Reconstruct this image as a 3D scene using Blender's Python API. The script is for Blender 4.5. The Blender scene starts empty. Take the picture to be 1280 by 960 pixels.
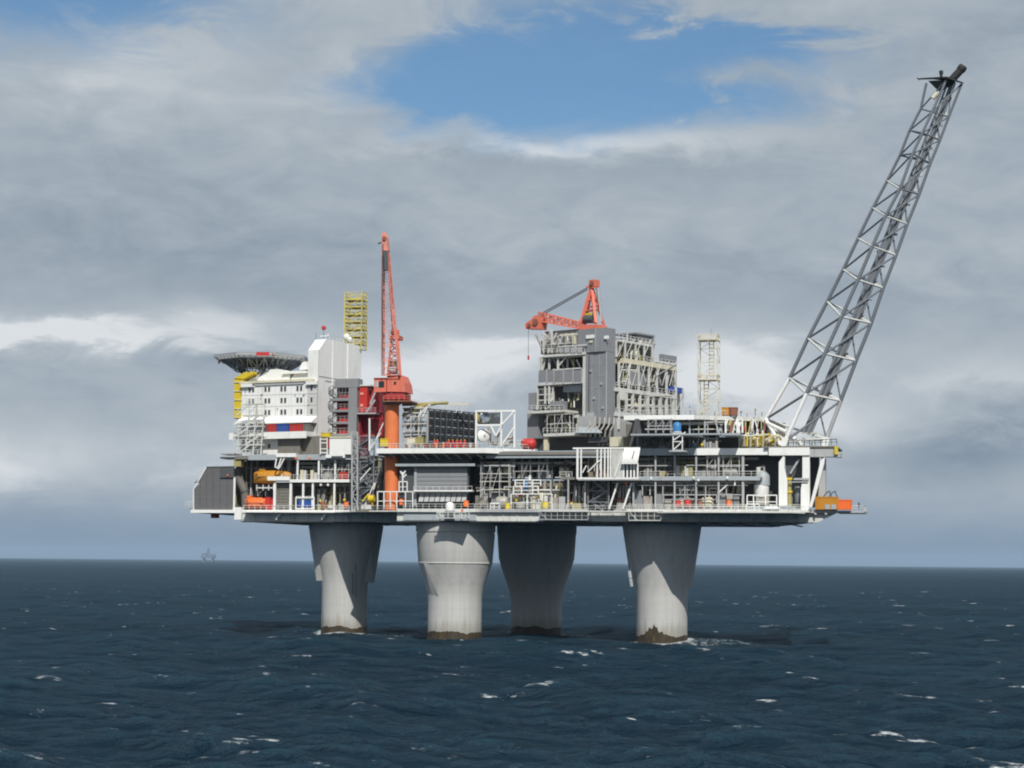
import bpy, math, random
import numpy as np
from mathutils import Vector as V, Matrix
random.seed(7)
S = bpy.context.scene
# ------------------------------------------------------------------ camera
FPX, CAMH, ROLL = 2400.0, 18.0, 0.0094
PITCH = math.atan((702 - 480) / FPX)
CAM = V((0, 0, CAMH))
FWD = V((0, math.cos(PITCH), math.sin(PITCH)))
_r0, _u0 = V((1, 0, 0)), V((0, -math.sin(PITCH), math.cos(PITCH)))
RGT = _r0 * math.cos(ROLL) + _u0 * math.sin(ROLL)
UPV = _u0 * math.cos(ROLL) - _r0 * math.sin(ROLL)
cd = bpy.data.cameras.new('camera'); cam = bpy.data.objects.new('camera', cd); S.collection.objects.link(cam)
cd.sensor_width = 36; cd.lens = 36 * FPX / 1280; cd.clip_start = 1; cd.clip_end = 60000
m = Matrix((RGT, UPV, -FWD)).transposed().to_4x4(); m.translation = CAM; cam.matrix_world = m
S.camera = cam
# ------------------------------------------------------------------ light
SUN_EL, SUN_AZ = math.radians(45), math.radians(173)      # azimuth clockwise from +Y: behind the camera, straight behind
SUNDIR = V((math.sin(SUN_AZ) * math.cos(SUN_EL), math.cos(SUN_AZ) * math.cos(SUN_EL), math.sin(SUN_EL)))
sd = bpy.data.lights.new('sun', 'SUN'); sd.energy = 4.2; sd.angle = math.radians(0.53); sd.color = (1, .955, .88)
sun = bpy.data.objects.new('sun', sd); S.collection.objects.link(sun)
sun.rotation_euler = SUNDIR.to_track_quat('Z', 'Y').to_euler(); sun.location = (0, 0, 300)
S.view_settings.view_transform = 'Standard'; S.view_settings.look = 'None'
S.view_settings.exposure = 0; S.view_settings.gamma = 1; S.view_settings.use_curve_mapping = False
S.render.engine = 'CYCLES'; S.cycles.use_denoising = True; S.cycles.max_bounces = 6; S.cycles.volume_bounces = 1
S.cycles.filter_width = 2.0; S.cycles.caustics_reflective = False; S.cycles.caustics_refractive = False; S.cycles.sample_clamp_indirect = 4

W = bpy.data.worlds.new('World'); S.world = W; W.use_nodes = True
nt = W.node_tree; nt.nodes.clear()
class G:
    """tiny helper to write node maths"""
    def __init__(s, t): s.t = t
    def n(s, k, **kw):
        x = s.t.nodes.new(k)
        for a, b in kw.items(): setattr(x, a, b)
        return x
    def lk(s, a, b): s.t.links.new(a, b)
    def put(s, inp, v):
        if isinstance(v, (int, float)): inp.default_value = v
        elif isinstance(v, (tuple, list)):
            inp.default_value = tuple(v) + ((1,) if len(v) == 3 and len(inp.default_value) == 4 else ())
        else: s.lk(v, inp)
    def m(s, op, a, b=0.0, c=None, clamp=False):
        x = s.n('ShaderNodeMath', operation=op, use_clamp=clamp)
        s.put(x.inputs[0], a); s.put(x.inputs[1], b)
        if c is not None: s.put(x.inputs[2], c)
        return x.outputs[0]
    def vm(s, op, a, b=(0, 0, 0)):
        x = s.n('ShaderNodeVectorMath', operation=op); s.put(x.inputs[0], a); s.put(x.inputs[1], b); return x.outputs[0]
    def xyz(s, v): x = s.n('ShaderNodeSeparateXYZ'); s.lk(v, x.inputs[0]); return x.outputs
    def cxyz(s, a, b, c):
        x = s.n('ShaderNodeCombineXYZ')
        for i, v in enumerate((a, b, c)): s.put(x.inputs[i], v)
        return x.outputs[0]
    def noise(s, v, scale, det=4, rough=.55, dist=0.0):
        x = s.n('ShaderNodeTexNoise'); s.lk(v, x.inputs['Vector']); x.inputs['Scale'].default_value = scale
        x.inputs['Detail'].default_value = det; x.inputs['Roughness'].default_value = rough; x.inputs['Distortion'].default_value = dist
        return x.outputs['Fac']
    def mix(s, f, a, b):
        x = s.n('ShaderNodeMix', data_type='RGBA'); s.put(x.inputs[0], f); s.put(x.inputs[6], a); s.put(x.inputs[7], b); return x.outputs[2]
    def smooth(s, v, a, b):
        x = s.n('ShaderNodeMapRange', interpolation_type='SMOOTHSTEP'); s.put(x.inputs[0], v)
        x.inputs[1].default_value = a; x.inputs[2].default_value = b; return x.outputs[0]
    def ramp(s, v, stops):
        x = s.n('ShaderNodeValToRGB'); s.lk(v, x.inputs[0]); e = x.color_ramp.elements
        for i, (p, c) in enumerate(stops):
            q = e[i] if i < 2 else e.new(p)
            q.position = p; q.color = tuple(c) + (1,)
        return x.outputs[0]
g = G(nt)
sky = g.n('ShaderNodeTexSky', sky_type='NISHITA', sun_disc=False); sky.sun_elevation = SUN_EL; sky.sun_rotation = SUN_AZ
sky.air_density = 1.0; sky.dust_density = .6; sky.ozone_density = 2.0
d = g.vm('NORMALIZE', g.n('ShaderNodeTexCoord').outputs['Generated'])
dx, dy, dz = g.xyz(d)
el = g.m('ARCSINE', dz); az = g.m('ARCTAN2', dx, dy)
zz = g.m('ADD', g.m('MAXIMUM', dz, 0.0), .16)
flat = g.cxyz(g.m('DIVIDE', dx, zz), g.m('DIVIDE', dy, zz), 0.0)          # the cloud deck seen in perspective
soft = g.vm('MULTIPLY', d, (1, 1, 2.6))
nA = g.noise(flat, .85, 5, .52, .25)
nB = g.noise(soft, 7.0, 6, .55, .35)
nC = g.noise(soft, 20.0, 7, .62, .7)
nD = g.noise(g.vm('MULTIPLY', d, (1, 1, 1.7)), 46.0, 6, .6, .4)
wob = g.m('MULTIPLY', g.m('SUBTRACT', nB, .5), .10)
wob2 = g.m('MULTIPLY', g.m('SUBTRACT', nC, .5), .06)
azw = g.m('ADD', az, g.m('ADD', wob, wob2)); elw = g.m('ADD', el, g.m('MULTIPLY', g.m('ADD', wob, wob2), .55))
def blob(px, py, rx, ry):
    a0 = (px - 640) / 2400; e0 = (702 + .0094 * (px - 640) - py) / 2400
    qa = g.m('DIVIDE', g.m('SUBTRACT', azw, a0), rx / 2400); qe = g.m('DIVIDE', g.m('SUBTRACT', elw, e0), ry / 2400)
    return g.m('EXPONENT', g.m('MULTIPLY', g.m('ADD', g.m('MULTIPLY', qa, qa), g.m('MULTIPLY', qe, qe)), -1.0))
def add(*v):
    o = v[0]
    for q in v[1:]: o = g.m('ADD', o, q)
    return o
def sc(v, k): return g.m('MULTIPLY', v, k)
# openings in the cloud deck
gap = add(blob(660, 60, 220, 95), blob(600, 110, 110, 55), blob(870, 115, 210, 60), sc(blob(30, 10, 240, 75), 1.35), sc(blob(930, 60, 120, 30), .7),
          sc(blob(1090, 470, 110, 26), .25), sc(blob(-700, 200, 320, 70), 1.0), sc(blob(2100, 260, 360, 80), 1.0),
          sc(g.smooth(nA, .60, .74), .75))
gap = g.m('SUBTRACT', gap, add(sc(blob(910, 104, 110, 20), .75), sc(blob(520, 30, 130, 40), .35), sc(blob(1000, 20, 160, 30), .45), sc(g.smooth(nC, .45, .7), .38)))
gapm = g.m('MULTIPLY', g.smooth(g.m('ADD', gap, g.m('MULTIPLY', g.m('SUBTRACT', nD, .5), .5)), .08, 1.1), .90)
# cloud brightness: a grey deck, white broken tops low down
band = blob(640, 438, 1e5, 40)
low = blob(640, 560, 1e5, 75)
lum = add(.47, sc(g.m('SUBTRACT', nB, .5), .45), sc(g.m('SUBTRACT', nC, .5), .40), sc(g.m('SUBTRACT', nD, .5), .16), sc(g.m('SUBTRACT', nA, .5), .22),
          sc(band, .06), sc(low, .06),
          sc(blob(90, 432, 210, 15), .42), sc(blob(10, 440, 90, 22), .3), sc(blob(260, 415, 90, 20), .25), sc(blob(580, 458, 130, 32), .62), sc(blob(20, 588, 100, 40), .42), sc(blob(1230, 480, 90, 30), .22), sc(blob(1060, 520, 90, 40), .22),
          sc(blob(900, 470, 110, 38), .60), sc(blob(740, 172, 220, 18), .34), sc(blob(180, 90, 150, 60), .16), sc(blob(640, 260, 300, 60), .05),
          sc(blob(980, 530, 140, 34), .18), sc(blob(300, 560, 160, 40), .12),
          sc(blob(1190, 565, 110, 36), -.34), sc(blob(300, 455, 100, 14), -.25), sc(blob(640, 470, 120, 16), -.16), sc(blob(330, 340, 400, 45), -.12), sc(blob(760, 210, 300, 24), -.08), sc(blob(1100, 370, 240, 40), -.08))
cloud = g.ramp(lum, [(0.0, (.155, .21, .28)), (.22, (.25, .31, .385)), (.45, (.36, .42, .48)), (.66, (.475, .525, .57)), (.95, (.72, .75, .78))])
SKYK = .10
blue = g.vm('MULTIPLY', sky.outputs[0], (SKYK * .60, SKYK * .84, SKYK * .96))
col = g.mix(gapm, cloud, blue)
col = g.mix(g.smooth(el, .050, -.004), col, (.200, .275, .385))           # murky air low over the sea
bg = g.n('ShaderNodeBackground'); g.lk(col, bg.inputs[0]); bg.inputs[1].default_value = 1.0
wo = g.n('ShaderNodeOutputWorld'); g.lk(bg.outputs[0], wo.inputs[0])

# ------------------------------------------------------------------ materials
def mat(name, col, rough=.6, metal=0.0, dirt=.35, dcol=None, sc=1.0, bump=0.0, spec=.4):
    M = bpy.data.materials.new(name); M.use_nodes = True; t = M.node_tree; h = G(t); b = t.nodes['Principled BSDF']
    p = h.n('ShaderNodeNewGeometry').outputs['Position']
    streak = h.noise(h.vm('MULTIPLY', p, (1.1 * sc, 1.1 * sc, .16 * sc)), 1.0, 5, .65)
    patch = h.noise(p, .33 * sc, 4, .6)
    dc = dcol or tuple(c * .45 + a for c, a in zip(col, (.03, .022, .012)))
    f = h.m('MULTIPLY', h.smooth(h.m('ADD', h.m('MULTIPLY', streak, .6), h.m('MULTIPLY', patch, .4)), .46, .68), dirt)
    c = h.mix(f, col, dc)
    h.lk(c, b.inputs['Base Color']); b.inputs['Roughness'].default_value = rough; b.inputs['Metallic'].default_value = metal
    b.inputs['Specular IOR Level'].default_value = spec
    if bump:
        bn = h.n('ShaderNodeBump'); bn.inputs['Strength'].default_value = bump; bn.inputs['Distance'].default_value = .1
        h.lk(h.noise(p, 2.5, 4, .6), bn.inputs['Height']); h.lk(bn.outputs[0], b.inputs['Normal'])
    return M
RUST = (.20, .085, .03)
MT = {
 'white': mat('white_paint', (.80, .81, .80), .45, dirt=.34, dcol=(.56, .53, .46)),
 'steelw': mat('weathered_white_steel', (.62, .63, .61), .55, dirt=.6, dcol=(.33, .29, .23)),
 'cream': mat('cream_paint', (.66, .62, .47), .5, dirt=.4),
 'grey': mat('grey_paint', (.235, .245, .26), .55, dirt=.3),
 'lgrey': mat('light_grey_paint', (.40, .41, .42), .55, dirt=.4),
 'clad': mat('grey_cladding', (.245, .255, .275), .5, dirt=.45, dcol=(.17, .17, .165)),
 'brown': mat('weathered_cladding', (.20, .19, .17), .7, dirt=.5),
 'dgrey': mat('dark_grey_paint', (.075, .082, .09), .6, dirt=.3),
 'black': mat('black_louvre_paint', (.022, .023, .026), .6, dirt=.25, dcol=(.06, .055, .05)),
 'steel': mat('galvanised_steel', (.20, .22, .245), .5, .15, dirt=.35),
 'flare': mat('flare_steel', (.17, .19, .215), .5, .2, dirt=.35),
 'soot': mat('sooty_steel', (.022, .024, .026), .7, dirt=.4, dcol=(.06, .035, .02)),
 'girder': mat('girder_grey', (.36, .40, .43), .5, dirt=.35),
 'deckred': mat('red_brown_deck', (.26, .10, .065), .75, dirt=.5),
 'floor': mat('deck_plate', (.20, .19, .17), .8, dirt=.5),
 'tan': mat('stained_bulkhead', (.235, .20, .14), .75, dirt=.7, dcol=(.11, .08, .05), sc=1.6),
 'interior': mat('interior_plate', (.15, .145, .135), .75, dirt=.55, dcol=(.13, .09, .05)),
 'pipe': mat('pipe_lagging', (.40, .39, .36), .5, .1, dirt=.5, dcol=RUST),
 'olive': mat('olive_pipe', (.36, .32, .13), .6, dirt=.5),
 'red': mat('red_paint', (.50, .035, .03), .5, dirt=.35),
 'crim': mat('crimson_cladding', (.34, .025, .035), .55, dirt=.3),
 'crane': mat('crane_red', (.70, .175, .115), .6, dirt=.6, dcol=(.38, .13, .09)),
 'boom': mat('faded_crane_red', (.76, .29, .23), .6, dirt=.5),
 'post': mat('crane_orange', (.74, .20, .065), .55, dirt=.55, dcol=(.50, .14, .06)),
 'orange': mat('safety_orange', (.82, .17, .035), .45, dirt=.2),
 'ochre': mat('ochre_paint', (.52, .23, .02), .5, dirt=.4),
 'wall': mat('wind_wall_grey', (.125, .125, .13), .6, dirt=.4),
 'paley': mat('faded_yellow', (.62, .52, .12), .5, dirt=.4),
 'yellow': mat('yellow_paint', (.66, .50, .03), .5, dirt=.35),
 'blue': mat('blue_paint', (.05, .22, .52), .45, dirt=.25),
 'dblue': mat('dark_blue_crate', (.03, .085, .34), .5, dirt=.25),
 'glass': mat('dark_glass', (.018, .022, .028), .15, dirt=.1, spec=.6),
 'shine': mat('polished_steel', (.55, .57, .6), .22, .9, dirt=.15),
 'deck': mat('helideck_green', (.06, .10, .08), .8, dirt=.3),
 'net': mat('net_grey', (.30, .31, .31), .7, dirt=.4),
 'cable': mat('wire_rope', (.05, .05, .055), .6, dirt=.1),
 'rig': mat('hazed_rig_grey', (.15, .19, .25), .7, dirt=.2),  # distance haze put into this bluish grey
}
def concrete():
    M = bpy.data.materials.new('concrete'); M.use_nodes = True; t = M.node_tree; h = G(t); b = t.nodes['Principled BSDF']
    p = h.n('ShaderNodeNewGeometry').outputs['Position']; z = h.xyz(p)[2]
    streak = h.noise(h.vm('MULTIPLY', p, (.9, .9, .05)), 1.0, 6, .65)
    patch = h.noise(p, .16, 6, .62)
    lift = h.noise(h.cxyz(0.0, 0.0, h.m('FLOOR', h.m('MULTIPLY', z, .55))), 3.1, 0)
    seam = h.smooth(h.m('PINGPONG', h.m('MULTIPLY', z, .55), .5), .03, .0)
    c = h.mix(h.smooth(streak, .42, .70), (.515, .52, .51), (.445, .445, .43))
    c = h.mix(h.m('MULTIPLY', h.smooth(patch, .45, .72), .35), c, (.45, .44, .41))
    c = h.mix(h.m('MULTIPLY', lift, .24), c, (.56, .56, .54))
    c = h.mix(h.m('MULTIPLY', seam, .30), c, (.27, .26, .24))
    wet = h.m('MULTIPLY', h.smooth(h.m('ADD', z, h.m('MULTIPLY', streak, -5.5)), 2.6, -.8), .55)
    c = h.mix(wet, c, (.20, .185, .14))
    rust = h.m('MULTIPLY', h.smooth(h.noise(h.vm('MULTIPLY', p, (.55, .55, .05)), 1.3, 4, .6), .63, .76), .5)
    c = h.mix(rust, c, (.33, .22, .12))
    h.lk(c, b.inputs['Base Color']); b.inputs['Roughness'].default_value = .85; b.inputs['Specular IOR Level'].default_value = .25
    bn = h.n('ShaderNodeBump'); bn.inputs['Strength'].default_value = .25; bn.inputs['Distance'].default_value = .08
    h.lk(h.m('SUBTRACT', h.noise(p, 1.4, 6, .65), seam), bn.inputs['Height']); h.lk(bn.outputs[0], b.inputs['Normal'])
    return M
MT['concrete'] = concrete()
MT['growth'] = mat('marine_growth', (.040, .030, .018), .55, dirt=.7, dcol=(.12, .085, .035), sc=2.5, bump=.8)

# ------------------------------------------------------------------ mesh helpers
def ray(x, y): return FWD * FPX + RGT * (x - 640) + UPV * (480 - y)
class Frame:
    """upright plan frame: u along a facade, v away behind it, z up"""
    def __init__(s, deg, o):
        a = math.radians(deg); s.uh = V((math.cos(a), -math.sin(a), 0)); s.vh = V((math.sin(a), math.cos(a), 0)); s.o = V((o[0], o[1], 0))
    def w(s, u, v, z): return s.o + s.uh * u + s.vh * v + V((0, 0, z))
    def at(s, x, y, v=0.0):
        r = ray(x, y); k = (v + s.o.dot(s.vh) - CAM.dot(s.vh)) / r.dot(s.vh); p = CAM + r * k
        return (p - s.o).dot(s.uh), p.z
    def side(s, x, y, u=0.0):
        r = ray(x, y); k = (u + s.o.dot(s.uh) - CAM.dot(s.uh)) / r.dot(s.uh); p = CAM + r * k
        return (p - s.o).dot(s.vh), p.z
    def P(s, x, y, v=0.0): u, z = s.at(x, y, v); return s.w(u, v, z)
    def PS(s, x, y, u=0.0): v, z = s.side(x, y, u); return s.w(u, v, z)
    def box(s, x0, x1, y0, y1, v=0.0):
        ym, xm = (y0 + y1) / 2, (x0 + x1) / 2
        return s.at(x0, ym, v)[0], s.at(x1, ym, v)[0], s.at(xm, y1, v)[1], s.at(xm, y0, v)[1]
class MB:
    def __init__(s): s.v = []; s.f = []; s.smooth = False
    def add(s, vs, fs):
        n = len(s.v); s.v += [V(q) for q in vs]; s.f += [tuple(i + n for i in q) for q in fs]
    def box8(s, c): s.add(c, [(0, 3, 2, 1), (4, 5, 6, 7), (0, 1, 5, 4), (1, 2, 6, 5), (2, 3, 7, 6), (3, 0, 4, 7)]); return s
    def fb(s, F, u0, u1, v0, v1, z0, z1):
        return s.box8([F.w(u, v, z) for z in (z0, z1) for u, v in ((u0, v0), (u1, v0), (u1, v1), (u0, v1))])
    def pb(s, F, x0, x1, y0, y1, v, dep):
        u0, u1, z0, z1 = F.box(x0, x1, y0, y1, v); return s.fb(F, u0, u1, v, v + dep, z0, z1)
    def beam(s, p, q, w, h=None, up=None):
        p, q = V(p), V(q); h = h or w; d = (q - p)
        if d.length < 1e-6: return s
        d.normalize(); up = up or V((0, 0, 1))
        if abs(d.dot(up)) > .98: up = V((.26, .966, 0))
        a = d.cross(up).normalized() * (w / 2); b = a.cross(d).normalized() * (h / 2)
        return s.box8([p - a - b, p + a - b, p + a + b, p - a + b, q - a - b, q + a - b, q + a + b, q - a + b])
    def tube(s, p, q, r, n=8, r2=None):
        p, q = V(p), V(q); d = (q - p).normalized(); r2 = r if r2 is None else r2
        up = V((0, 0, 1)) if abs(d.z) < .95 else V((1, 0, 0))
        a = d.cross(up).normalized(); b = a.cross(d)
        vs = []
        for c, rr in ((p, r), (q, r2)):
            for i in range(n):
                t = 2 * math.pi * (i + .5) / n; vs.append(c + a * (math.cos(t) * rr) + b * (math.sin(t) * rr))
        s.add(vs, [(i, (i + 1) % n, n + (i + 1) % n, n + i) for i in range(n)] + [tuple(range(n - 1, -1, -1)), tuple(range(n, 2 * n))]); return s
    def path(s, pts, r, n=7):
        for a, b in zip(pts, pts[1:]): s.tube(a, b, r, n)
        return s
    def lathe(s, c, prof, n=24, axis=None, cap=True):
        c = V(c); ax = (axis or V((0, 0, 1))).normalized(); a = ax.orthogonal().normalized(); b = ax.cross(a)
        vs = [c + ax * z + (a * math.cos(2 * math.pi * i / n) + b * math.sin(2 * math.pi * i / n)) * r for r, z in prof for i in range(n)]
        fs = [(k * n + i, k * n + (i + 1) % n, (k + 1) * n + (i + 1) % n, (k + 1) * n + i) for k in range(len(prof) - 1) for i in range(n)]
        if cap: fs += [tuple(range(n - 1, -1, -1)), tuple(range((len(prof) - 1) * n, len(prof) * n))]
        s.add(vs, fs); return s
    def prism(s, poly, ext):
        n = len(poly); ext = V(ext); vs = [V(q) for q in poly] + [V(q) + ext for q in poly]
        s.add(vs, [tuple(range(n - 1, -1, -1)), tuple(range(n, 2 * n))] + [(i, (i + 1) % n, n + (i + 1) % n, n + i) for i in range(n)]); return s
    def dome(s, c, r, h, n=16, k=5, axis=None):
        return s.lathe(c, [(r * math.cos(i / k * math.pi / 2 * .96), h * math.sin(i / k * math.pi / 2 * .96)) for i in range(k + 1)], n, axis)
    def vessel(s, p, q, r, n=12):
        p, q = V(p), V(q); d = q - p; L = d.length
        return s.lathe(p, [(r * .15, -r * .5), (r * .6, -r * .38), (r * .9, -r * .2), (r, 0), (r, L), (r * .9, L + r * .2), (r * .6, L + r * .38), (r * .15, L + r * .5)], n, d)
    def rail(s, pts, h=1.15, t=.09, step=1.7, mid=True):
        for a, b in zip(pts, pts[1:]):
            a, b = V(a), V(b); L = (b - a).length; k = max(1, round(L / step)); z = V((0, 0, h))
            for i in range(k + 1): q = a.lerp(b, i / k); s.beam(q, q + z, t)
            s.beam(a + z, b + z, t * 1.1)
            if mid: s.beam(a + z * .5, b + z * .5, t * .7)
        return s
    def truss(s, a0, a1, b0, b1, n, w, flip=0, x=False):
        """web members between two chords a0-a1 and b0-b1"""
        for i in range(n):
            p, q = a0.lerp(a1, i / n), a0.lerp(a1, (i + 1) / n); r, t = b0.lerp(b1, i / n), b0.lerp(b1, (i + 1) / n)
            s.beam(p, r, w)
            if x or (i + flip) % 2 == 0: s.beam(p, t, w)
            if x or (i + flip) % 2: s.beam(r, q, w)
        s.beam(a1, b1, w); return s
def mesh_of(name, mb, mt, off):
    me = bpy.data.meshes.new(name); me.from_pydata([tuple(v - off) for v in mb.v], [], mb.f); me.materials.append(MT[mt] if isinstance(mt, str) else mt)
    if mb.smooth:
        me.polygons.foreach_set('use_smooth', [len(p.vertices) == 4 for p in me.polygons])
        try: me.set_sharp_from_angle(angle=math.radians(40))
        except Exception: pass
    me.update(); return me
ORD = 'zeroth first second third fourth fifth sixth seventh eighth ninth tenth eleventh twelfth thirteenth fourteenth fifteenth sixteenth'.split()
class Thing:
    def __init__(s, name, label, cat, group=None, kind=None):
        s.name, s.label, s.cat, s.group, s.kind = name, label, cat, group, kind; s.parts = []
    def p(s, name, mt, parent=None, smooth=False, kind=None, label=None):
        mb = MB(); mb.smooth = smooth; s.parts.append((name, mb, mt, parent, kind, label)); return mb
    def done(s):
        s.parts = [q for q in s.parts if q[1].v]
        if not s.parts: return None
        allv = [v for q in s.parts for v in q[1].v]
        lo = [min(v[i] for v in allv) for i in range(3)]; hi = [max(v[i] for v in allv) for i in range(3)]
        off = V(((lo[0] + hi[0]) / 2, (lo[1] + hi[1]) / 2, lo[2]))
        if len(s.parts) == 1:
            n, mb, mt, _, _, _ = s.parts[0]; root = bpy.data.objects.new(s.name, mesh_of(s.name, mb, mt, off))
        else: root = bpy.data.objects.new(s.name, None); root.empty_display_size = 2
        root.location = off; S.collection.objects.link(root)
        root['label'] = s.label
        if s.cat: root['category'] = s.cat
        if s.group: root['group'] = s.group
        if s.kind: root['kind'] = s.kind
        if len(s.parts) > 1:
            made = {}
            for n, mb, mt, par, kind, lab in s.parts:
                o = bpy.data.objects.new(n, mesh_of(n, mb, mt, off)); S.collection.objects.link(o)
                o.parent = made.get(id(par), root) if par is not None else root; made[id(mb)] = o
                if kind: o['kind'] = kind
                if lab: o['label'] = lab
        return root
F = Frame(14, (0, 430))                                   # the long deck front
ZB, ZC, ZM, ZD = 27.0, 29.4, 36.8, 42.6                   # hull bottom, cellar deck, middle deck, main deck
VL = 14.0                                                 # the left wing stands this far back
AF = Frame(27, F.w(F.at(397.5, 510, 24)[0], 24, 0)[:2])   # living quarters
MF = Frame(38, F.w(F.at(758, 480, 13)[0], 13, 0)[:2])     # process module
def U(x, v=0.0, y=600): return F.at(x, y, v)[0]
# ------------------------------------------------------------------ the four concrete shafts (placed first: the sea washes round them)
LEGS = {'A': (431, 27.0), 'B': (569, 9.6), 'C': (670.5, 50.0), 'D': (827.5, 12.5)}
LEGC = {}
for k, (x, v) in LEGS.items():
    u = F.at(x, 720, v)[0]; LEGC[k] = F.w(u, v, 0)
# ------------------------------------------------------------------ sea
def build_sea():
    R = []
    r = 4.0
    while r < 120: R.append(r); r *= 1.05
    r = 120.0
    while r < 1300: R.append(r); r *= 1.0031
    while r < 30000: R.append(r); r *= 1.013
    R.append(30000.0); R = np.array(R)
    fine = np.radians(np.arange(-20, 20.001, .075)); coarse = np.radians(np.concatenate([np.arange(23, 338, 5.0)]))
    A = np.concatenate([fine, coarse]); nr, na = len(R), len(A)
    rr, aa = np.meshgrid(R, A, indexing='ij')
    x = rr * np.sin(aa); y = rr * np.cos(aa); z = np.zeros_like(x)
    dr = np.gradient(R)[:, None] * np.ones((1, na)); isfine = np.zeros(na); isfine[:len(fine)] = 1; isfine[:3] = 0; isfine[len(fine) - 3:len(fine)] = 0
    rng = np.random.default_rng(5); ox = np.zeros_like(x); oy = np.zeros_like(x); slope = np.zeros_like(x)
    for i in range(46):
        lam = 3.2 * (46 / 3.2) ** (i / 45) * rng.uniform(.9, 1.1); k = 2 * math.pi / lam
        th = math.radians(205) + rng.normal(0, .55)                     # wind sea running towards the camera and left
        amp = .022 * lam ** .60 * rng.uniform(.6, 1.3)
        att = np.clip(1.6 - dr / (lam * .22), 0, 1) * isfine[None, :] * np.clip((rr - 60) / 60, 0, 1)
        ph = k * (x * math.sin(th) + y * math.cos(th)) + rng.uniform(0, 6.28)
        c, s_ = np.cos(ph), np.sin(ph)
        z += att * amp * c; ox -= att * amp * .8 * math.sin(th) * s_; oy -= att * amp * .8 * math.cos(th) * s_
        slope += att * amp * k * c
    crest = np.clip(slope * 1.4, -1, 1.5)
    wash = np.zeros_like(x)
    for c in LEGC.values():
        q = np.hypot(x - c.x, y - c.y); wash = np.maximum(wash, np.clip(1 - (q - 6.0) / 3.6, 0, 1) * (q < 12))
        q2 = np.hypot((x - c.x - 9) / 2.4, y - c.y + 3); wash = np.maximum(wash, .55 * np.clip(1 - (q2 - 4) / 7, 0, 1))
    co = np.stack([x + ox, y + oy, z], -1).reshape(-1, 3)
    i = np.arange(nr - 1)[:, None]; j = np.arange(na)[None, :]; j2 = (j + 1) % na
    q = np.stack([i * na + j, (i + 1) * na + j, (i + 1) * na + j2, i * na + j2], -1).reshape(-1, 4)[:, ::-1]
    me = bpy.data.meshes.new('sea'); me.vertices.add(len(co)); me.vertices.foreach_set('co', co.ravel().astype(np.float32))
    # a fan closes the middle
    nq = len(q); me.loops.add(nq * 4 + na); me.polygons.add(nq + 1)
    loops = np.concatenate([q.ravel(), np.arange(na)[::-1]]).astype(np.int32)
    me.loops.foreach_set('vertex_index', loops)
    me.polygons.foreach_set('loop_start', np.concatenate([np.arange(nq) * 4, [nq * 4]]).astype(np.int32))
    me.polygons.foreach_set('use_smooth', np.ones(nq + 1, bool))
    me.update(calc_edges=True); me.validate()
    for nm, arr in (('crest', crest), ('wash', wash)):
        at = me.attributes.new(nm, 'FLOAT', 'POINT'); at.data.foreach_set('value', arr.ravel().astype(np.float32))
    M = bpy.data.materials.new('sea_water'); M.use_nodes = True; t = M.node_tree; h = G(t); b = t.nodes['Principled BSDF']
    p = h.n('ShaderNodeNewGeometry').outputs['Position']
    def attr(nm): a = h.n('ShaderNodeAttribute'); a.attribute_name = nm; return a.outputs['Fac']
    rot = h.n('ShaderNodeVectorRotate', rotation_type='Z_AXIS'); h.lk(p, rot.inputs['Vector']); rot.inputs['Angle'].default_value = .42
    pr = rot.outputs[0]
    st = h.vm('MULTIPLY', pr, (.45, 1.0, 1.0))
    n1 = h.noise(st, .11, 5, .62); n2 = h.noise(st, .55, 5, .65, .3); n3 = h.noise(pr, 1.9, 3, .6)
    big = h.noise(h.vm('MULTIPLY', pr, (.35, 1, 1)), .011, 4, .55)
    hgt = h.m('ADD', h.m('MULTIPLY', n1, 2.2), h.m('ADD', h.m('MULTIPLY', n2, 1.25), h.m('MULTIPLY', n3, .34)))
    bn = h.n('ShaderNodeBump'); bn.inputs['Strength'].default_value = 1.0; bn.inputs['Distance'].default_value = 2.0
    h.lk(hgt, bn.inputs['Height'])
    base = h.mix(h.smooth(big, .35, .68), (.0065, .0225, .041), (.0115, .034, .055))
    base = h.mix(h.m('MULTIPLY', h.smooth(attr('crest'), .0, .9), .6), base, (.010, .046, .072))
    # white caps: sparse, broken, on the crests
    f1 = h.noise(h.vm('MULTIPLY', pr, (.45, 1, 1)), .17, 3, .55); f2 = h.noise(h.vm('MULTIPLY', pr, (.4, 1, 1)), .9, 4, .65)
    cap = h.m('ADD', h.m('ADD', f1, h.m('MULTIPLY', f2, .55)), h.m('MULTIPLY', attr('crest'), .10))
    cap = h.m('MULTIPLY', h.smooth(cap, .978, 1.05), h.smooth(h.noise(h.vm('MULTIPLY', pr, (.6, 1, 1)), 1.7, 4, .7), .34, .60))
    w2 = h.noise(pr, .9, 5, .7, .6)
    wsh = h.m('MULTIPLY', h.smooth(h.m('ADD', h.m('MULTIPLY', attr('wash'), .55), w2), .80, .98), .85)
    foam = h.m('MAXIMUM', cap, wsh)
    tint = h.m('MULTIPLY', attr('wash'), .25)
    base = h.mix(tint, base, (.03, .085, .085))
    c = h.mix(foam, base, (.72, .76, .78))
    t.nodes.remove(b); df = h.n('ShaderNodeBsdfDiffuse'); gl = h.n('ShaderNodeBsdfGlossy'); mx = h.n('ShaderNodeMixShader'); fr = h.n('ShaderNodeFresnel')
    fr.inputs['IOR'].default_value = 1.33
    for q_ in (df, gl, fr): h.lk(bn.outputs[0], q_.inputs['Normal'])
    h.lk(c, df.inputs['Color']); gl.inputs['Roughness'].default_value = .14; gl.inputs['Color'].default_value = (.80, .93, 1, 1)
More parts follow.
